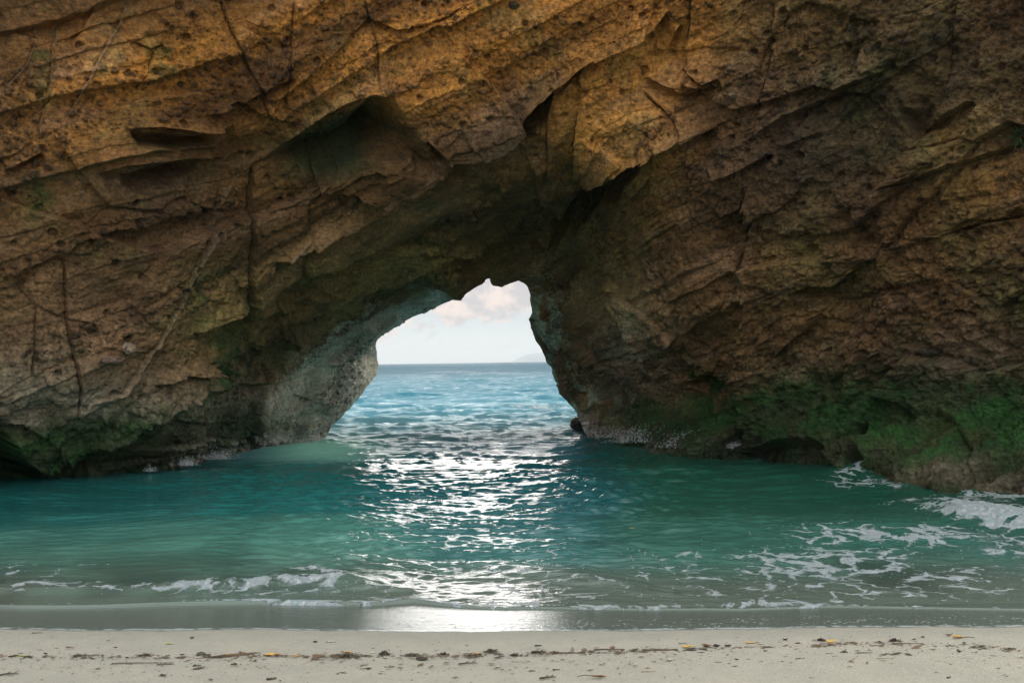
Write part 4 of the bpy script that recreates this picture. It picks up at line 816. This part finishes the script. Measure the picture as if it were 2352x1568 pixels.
# leaves afloat
for (px, py, w, mt, lb) in ((1418,1208,13,'lime','pale green leaf floating left of the yellow one on the dark green water'), (1454,1215,18,'yellow','bright yellow leaf floating on the dark green water'), (892,1366,8,'orange','small yellow leaf caught in the little breaking wave')):
    d = ray(px, py); y = (0.03-CAMZ)/d[2]; leaf(px, py, w, mt, lb, 'leaves floating on the water', .45, .04, .3, .1, 0, loc=(d[0]*y, y, 0.03))
# ---------------------------------------------------------------- on the rock
def on_rock(px, py):
    j = int(np.argmin(abs(ay-py))); i = int(np.argmin(abs(ax-px))); return Vector(P1[j, i]), Vector(N1[j, i])
def tuft(px, py, spx, mat, label, n=70, droop=.3):
    p, nn = on_rock(px, py); k = p.y/FPX; S = spx*k; rr = random.Random(int(px)); bm = bmesh.new()
    for _ in range(n):
        d = (nn*rr.uniform(.1, .9)+Vector((rr.gauss(0, .8), rr.gauss(0, .3), rr.gauss(.1, .8)))).normalized(); L_ = S*rr.uniform(.35, 1); side = d.cross(Vector((rr.random(), rr.random(), rr.random()))).normalized()
        o_ = Vector((rr.gauss(0, .25), 0, rr.gauss(0, .25)))*S; pr = None
        for q_ in range(5):
            u = q_/4; c = o_+d*L_*u+Vector((0, 0, -droop*L_*u*u)); wd = side*L_*.09*math.sin(math.pi*min(.95, u+.12))
            e = (bm.verts.new(c-wd), bm.verts.new(c+wd))
            if pr: bm.faces.new((pr[0], pr[1], e[1], e[0]))
            pr = e
    o = bmobj('cliff_plant', bm, MAT[mat], smooth=False); o.location = p-nn*.02; tag(o, label, 'plant', 'small plants rooted in the cliff')
for a in [(44,650,24,'drypl','bushy dry brown plant hanging from the cliff near its left edge'), (146,664,13,'drypl','small dry plant right of the bushy brown one'), (373,110,15,'fern','green tuft in a forked crack high on the cliff, left of centre'),
 (1572,172,15,'drypl','dark tangled tuft in the upright crack above the ochre block'), (1938,288,12,'drypl','small dark tuft on the pale streaked rock, upper right'), (2335,312,30,'fern','broad green plant at the right edge of the cliff'),
 (2016,442,13,'drypl','grey tuft where the long sloping seam crosses the right buttress'), (1656,342,16,'drypl','dark tuft beside the crack at the right end of the ochre block'), (1704,640,17,'fern','fern in the long upright crack of the right buttress'),
 (2022,655,15,'drypl','brown tuft in the middle of the right buttress'), (85,470,20,'fern','green trailing plant below the first vein at left'), (1335,60,10,'fern','tiny tuft above the ochre block near the top'), (1255,235,12,'drypl','dry roots at the mouth of the dark slot')]:
    tuft(*a)
def boulder(px, py, rx, ry, label, seed, push=0.0, parent=None, name='sea_rock', group=None, depth=1.0, colr=(.15,.12,.09), ms=0.0, wt=0.0):
    p, nn = on_rock(px, py); k = p.y/FPX; bm = rock_bm(rx*k, rx*k*depth, ry*k, seed, 5, .30, 1.6); A = np.array([v.co[:] for v in bm.verts]); A += (fbm(A+seed, 6, 4, 5)*.05)[:, None]*A
    Fc = np.array([[v.index for v in f.verts] for f in bm.faces]); bm.free(); n_ = len(A); nz = fbm(A+seed, 3, 3, 4)
    cc = np.array(colr)[None]*(1+.5*nz[:, None]); o = mesh_from(name, A, Fc, dict(col=np.clip(cc, .01, .8)*np.ones((n_, 3)), wet=np.full(n_, wt), rg=np.full(n_, .6)), mat=M_ROCK, parent=parent); o.location = p+nn*push; 
    if label and not parent: tag(o, label, 'rock', group)
    return o
boulder(240,822,27,10,None,3,.05,arch,'embedded_boulder',colr=(.24,.16,.11)); boulder(276,802,15,14,None,5,.1,arch,'embedded_boulder',colr=(.27,.2,.14))
boulder(1930,165,9,7,None,6,.03,arch,'embedded_boulder',colr=(.08,.06,.04)); boulder(1677,155,8,8,None,7,.03,arch,'embedded_boulder',colr=(.12,.085,.05)); boulder(1683,222,12,8,None,8,.03,arch,'embedded_boulder',colr=(.12,.085,.05)); boulder(1180,10,12,8,None,9,.03,arch,'embedded_boulder',colr=(.12,.085,.05)); boulder(2118,822,30,9,None,12,.0,arch,'embedded_boulder',colr=(.06,.05,.03))
for (px, py, rx, ry, sd_, dd, lb, cl) in ((1338,972,26,19,11,28.2,'small dark rock standing at the seaward foot of the right side of the arch',(.05,.045,.035)), (2085,1108,56,17,21,17.2,'low grey rock behind the small breaking splash at the cliff foot',(.12,.10,.085)), (2240,1112,90,26,22,16.4,'broad pitted grey rock at the foot of the right buttress',(.12,.10,.08)), (2150,1126,60,9,24,16.0,'flat wave-washed rock in front of the broad pitted one',(.07,.06,.05)), (1880,1086,70,10,25,18.3,'dark wet rock ledge left of the breaking splash',(.07,.06,.045)),(2345,1125,50,26,27,15.6,'dark mossy rock at the right edge of the water',(.035,.05,.03))):
    o = boulder(px, py, rx, ry, lb, sd_, colr=cl, group='rocks in the water under the cliff', wt=.7); o.location = at_depth(np.array(px*1.), np.array(py*1.), np.array(dd))
# ---------------------------------------------------------------- spray and falling drips
def build_spray():
    rng = np.random.default_rng(9); V = []; Fq = []
    oct_ = np.array([(1,0,0),(-1,0,0),(0,1,0),(0,-1,0),(0,0,1),(0,0,-1)], float); of = [(0,2,4),(2,1,4),(1,3,4),(3,0,4),(2,0,5),(1,2,5),(3,1,5),(0,3,5)]
    def drop(p, r, st=1.0):
        r = r*.42
        b = len(V); V.extend((oct_*np.array([r, r, r*st])+p).tolist()); Fq.extend([(b+a, b+c, b+d) for a, c, d in of])
    for (cx, cy, rx, ry, n, dd, r, st) in ((1685,1030,30,14,420,20.6,.010,1.6), (1650,1018,60,20,200,20.8,.009,2), (2055,1086,34,16,700,17.3,.012,1.0), (2290,1180,60,16,300,14.2,.007,1.0), (2120,1120,80,8,120,15.9,.006,1), (500,1050,40,14,220,20.2,.009,3), (430,1066,22,10,150,19.3,.009,3), (345,1080,14,8,60,18.2,.008,2.2), (1480,1010,100,24,420,22.4,.010,3),(1590,1022,70,20,420,20.9,.010,3), (1400,1000,50,16,200,24.5,.010,2.5), (680,1012,70,10,160,23.3,.009,2.5), (640,1345,150,8,120,8.75,.0022,1),(1180,1340,160,10,90,8.8,.0022,1)):
        for _ in range(int(n*3)):
            x = cx+rng.normal(0, rx*.5); y = cy-abs(rng.normal(0, ry*.75))+ry*.3; drop(at_depth(np.array(x), np.array(y), np.array(dd+rng.normal(0, .12))), r*rng.uniform(.4, 1.3), st*rng.uniform(.8, 1.3))
    t = NT('white_spray'); t.b.inputs['Base Color'].default_value = (.85,.9,.92,1); t.b.inputs['Roughness'].default_value = .25
    o = mesh_from('sea_spray', V, Fq, mat=t.m); tag(o, 'white droplets thrown up where waves strike the rock and shore', 'spray', kind='stuff')
build_spray()

# ---------------------------------------------------------------- air over the sea
def build_haze():
    bm = bmesh.new(); bmesh.ops.create_cube(bm, size=1)
    for v in bm.verts: v.co = Vector((v.co.x*12000, v.co.y*8300+3900, v.co.z*104+48))
    m_ = bpy.data.materials.new('sea_haze'); m_.use_nodes = True; nt = m_.node_tree; nt.nodes.clear(); o_ = N(nt, 'ShaderNodeOutputMaterial'); v_ = N(nt, 'ShaderNodeVolumePrincipled'); v_.inputs['Color'].default_value = (.86, .92, .96, 1); v_.inputs['Density'].default_value = 1.5e-4; nt.links.new(v_.outputs[0], o_.inputs['Volume'])
    o = bmobj('haze', bm, m_, smooth=False); tag(o, kind='stuff')
build_haze()
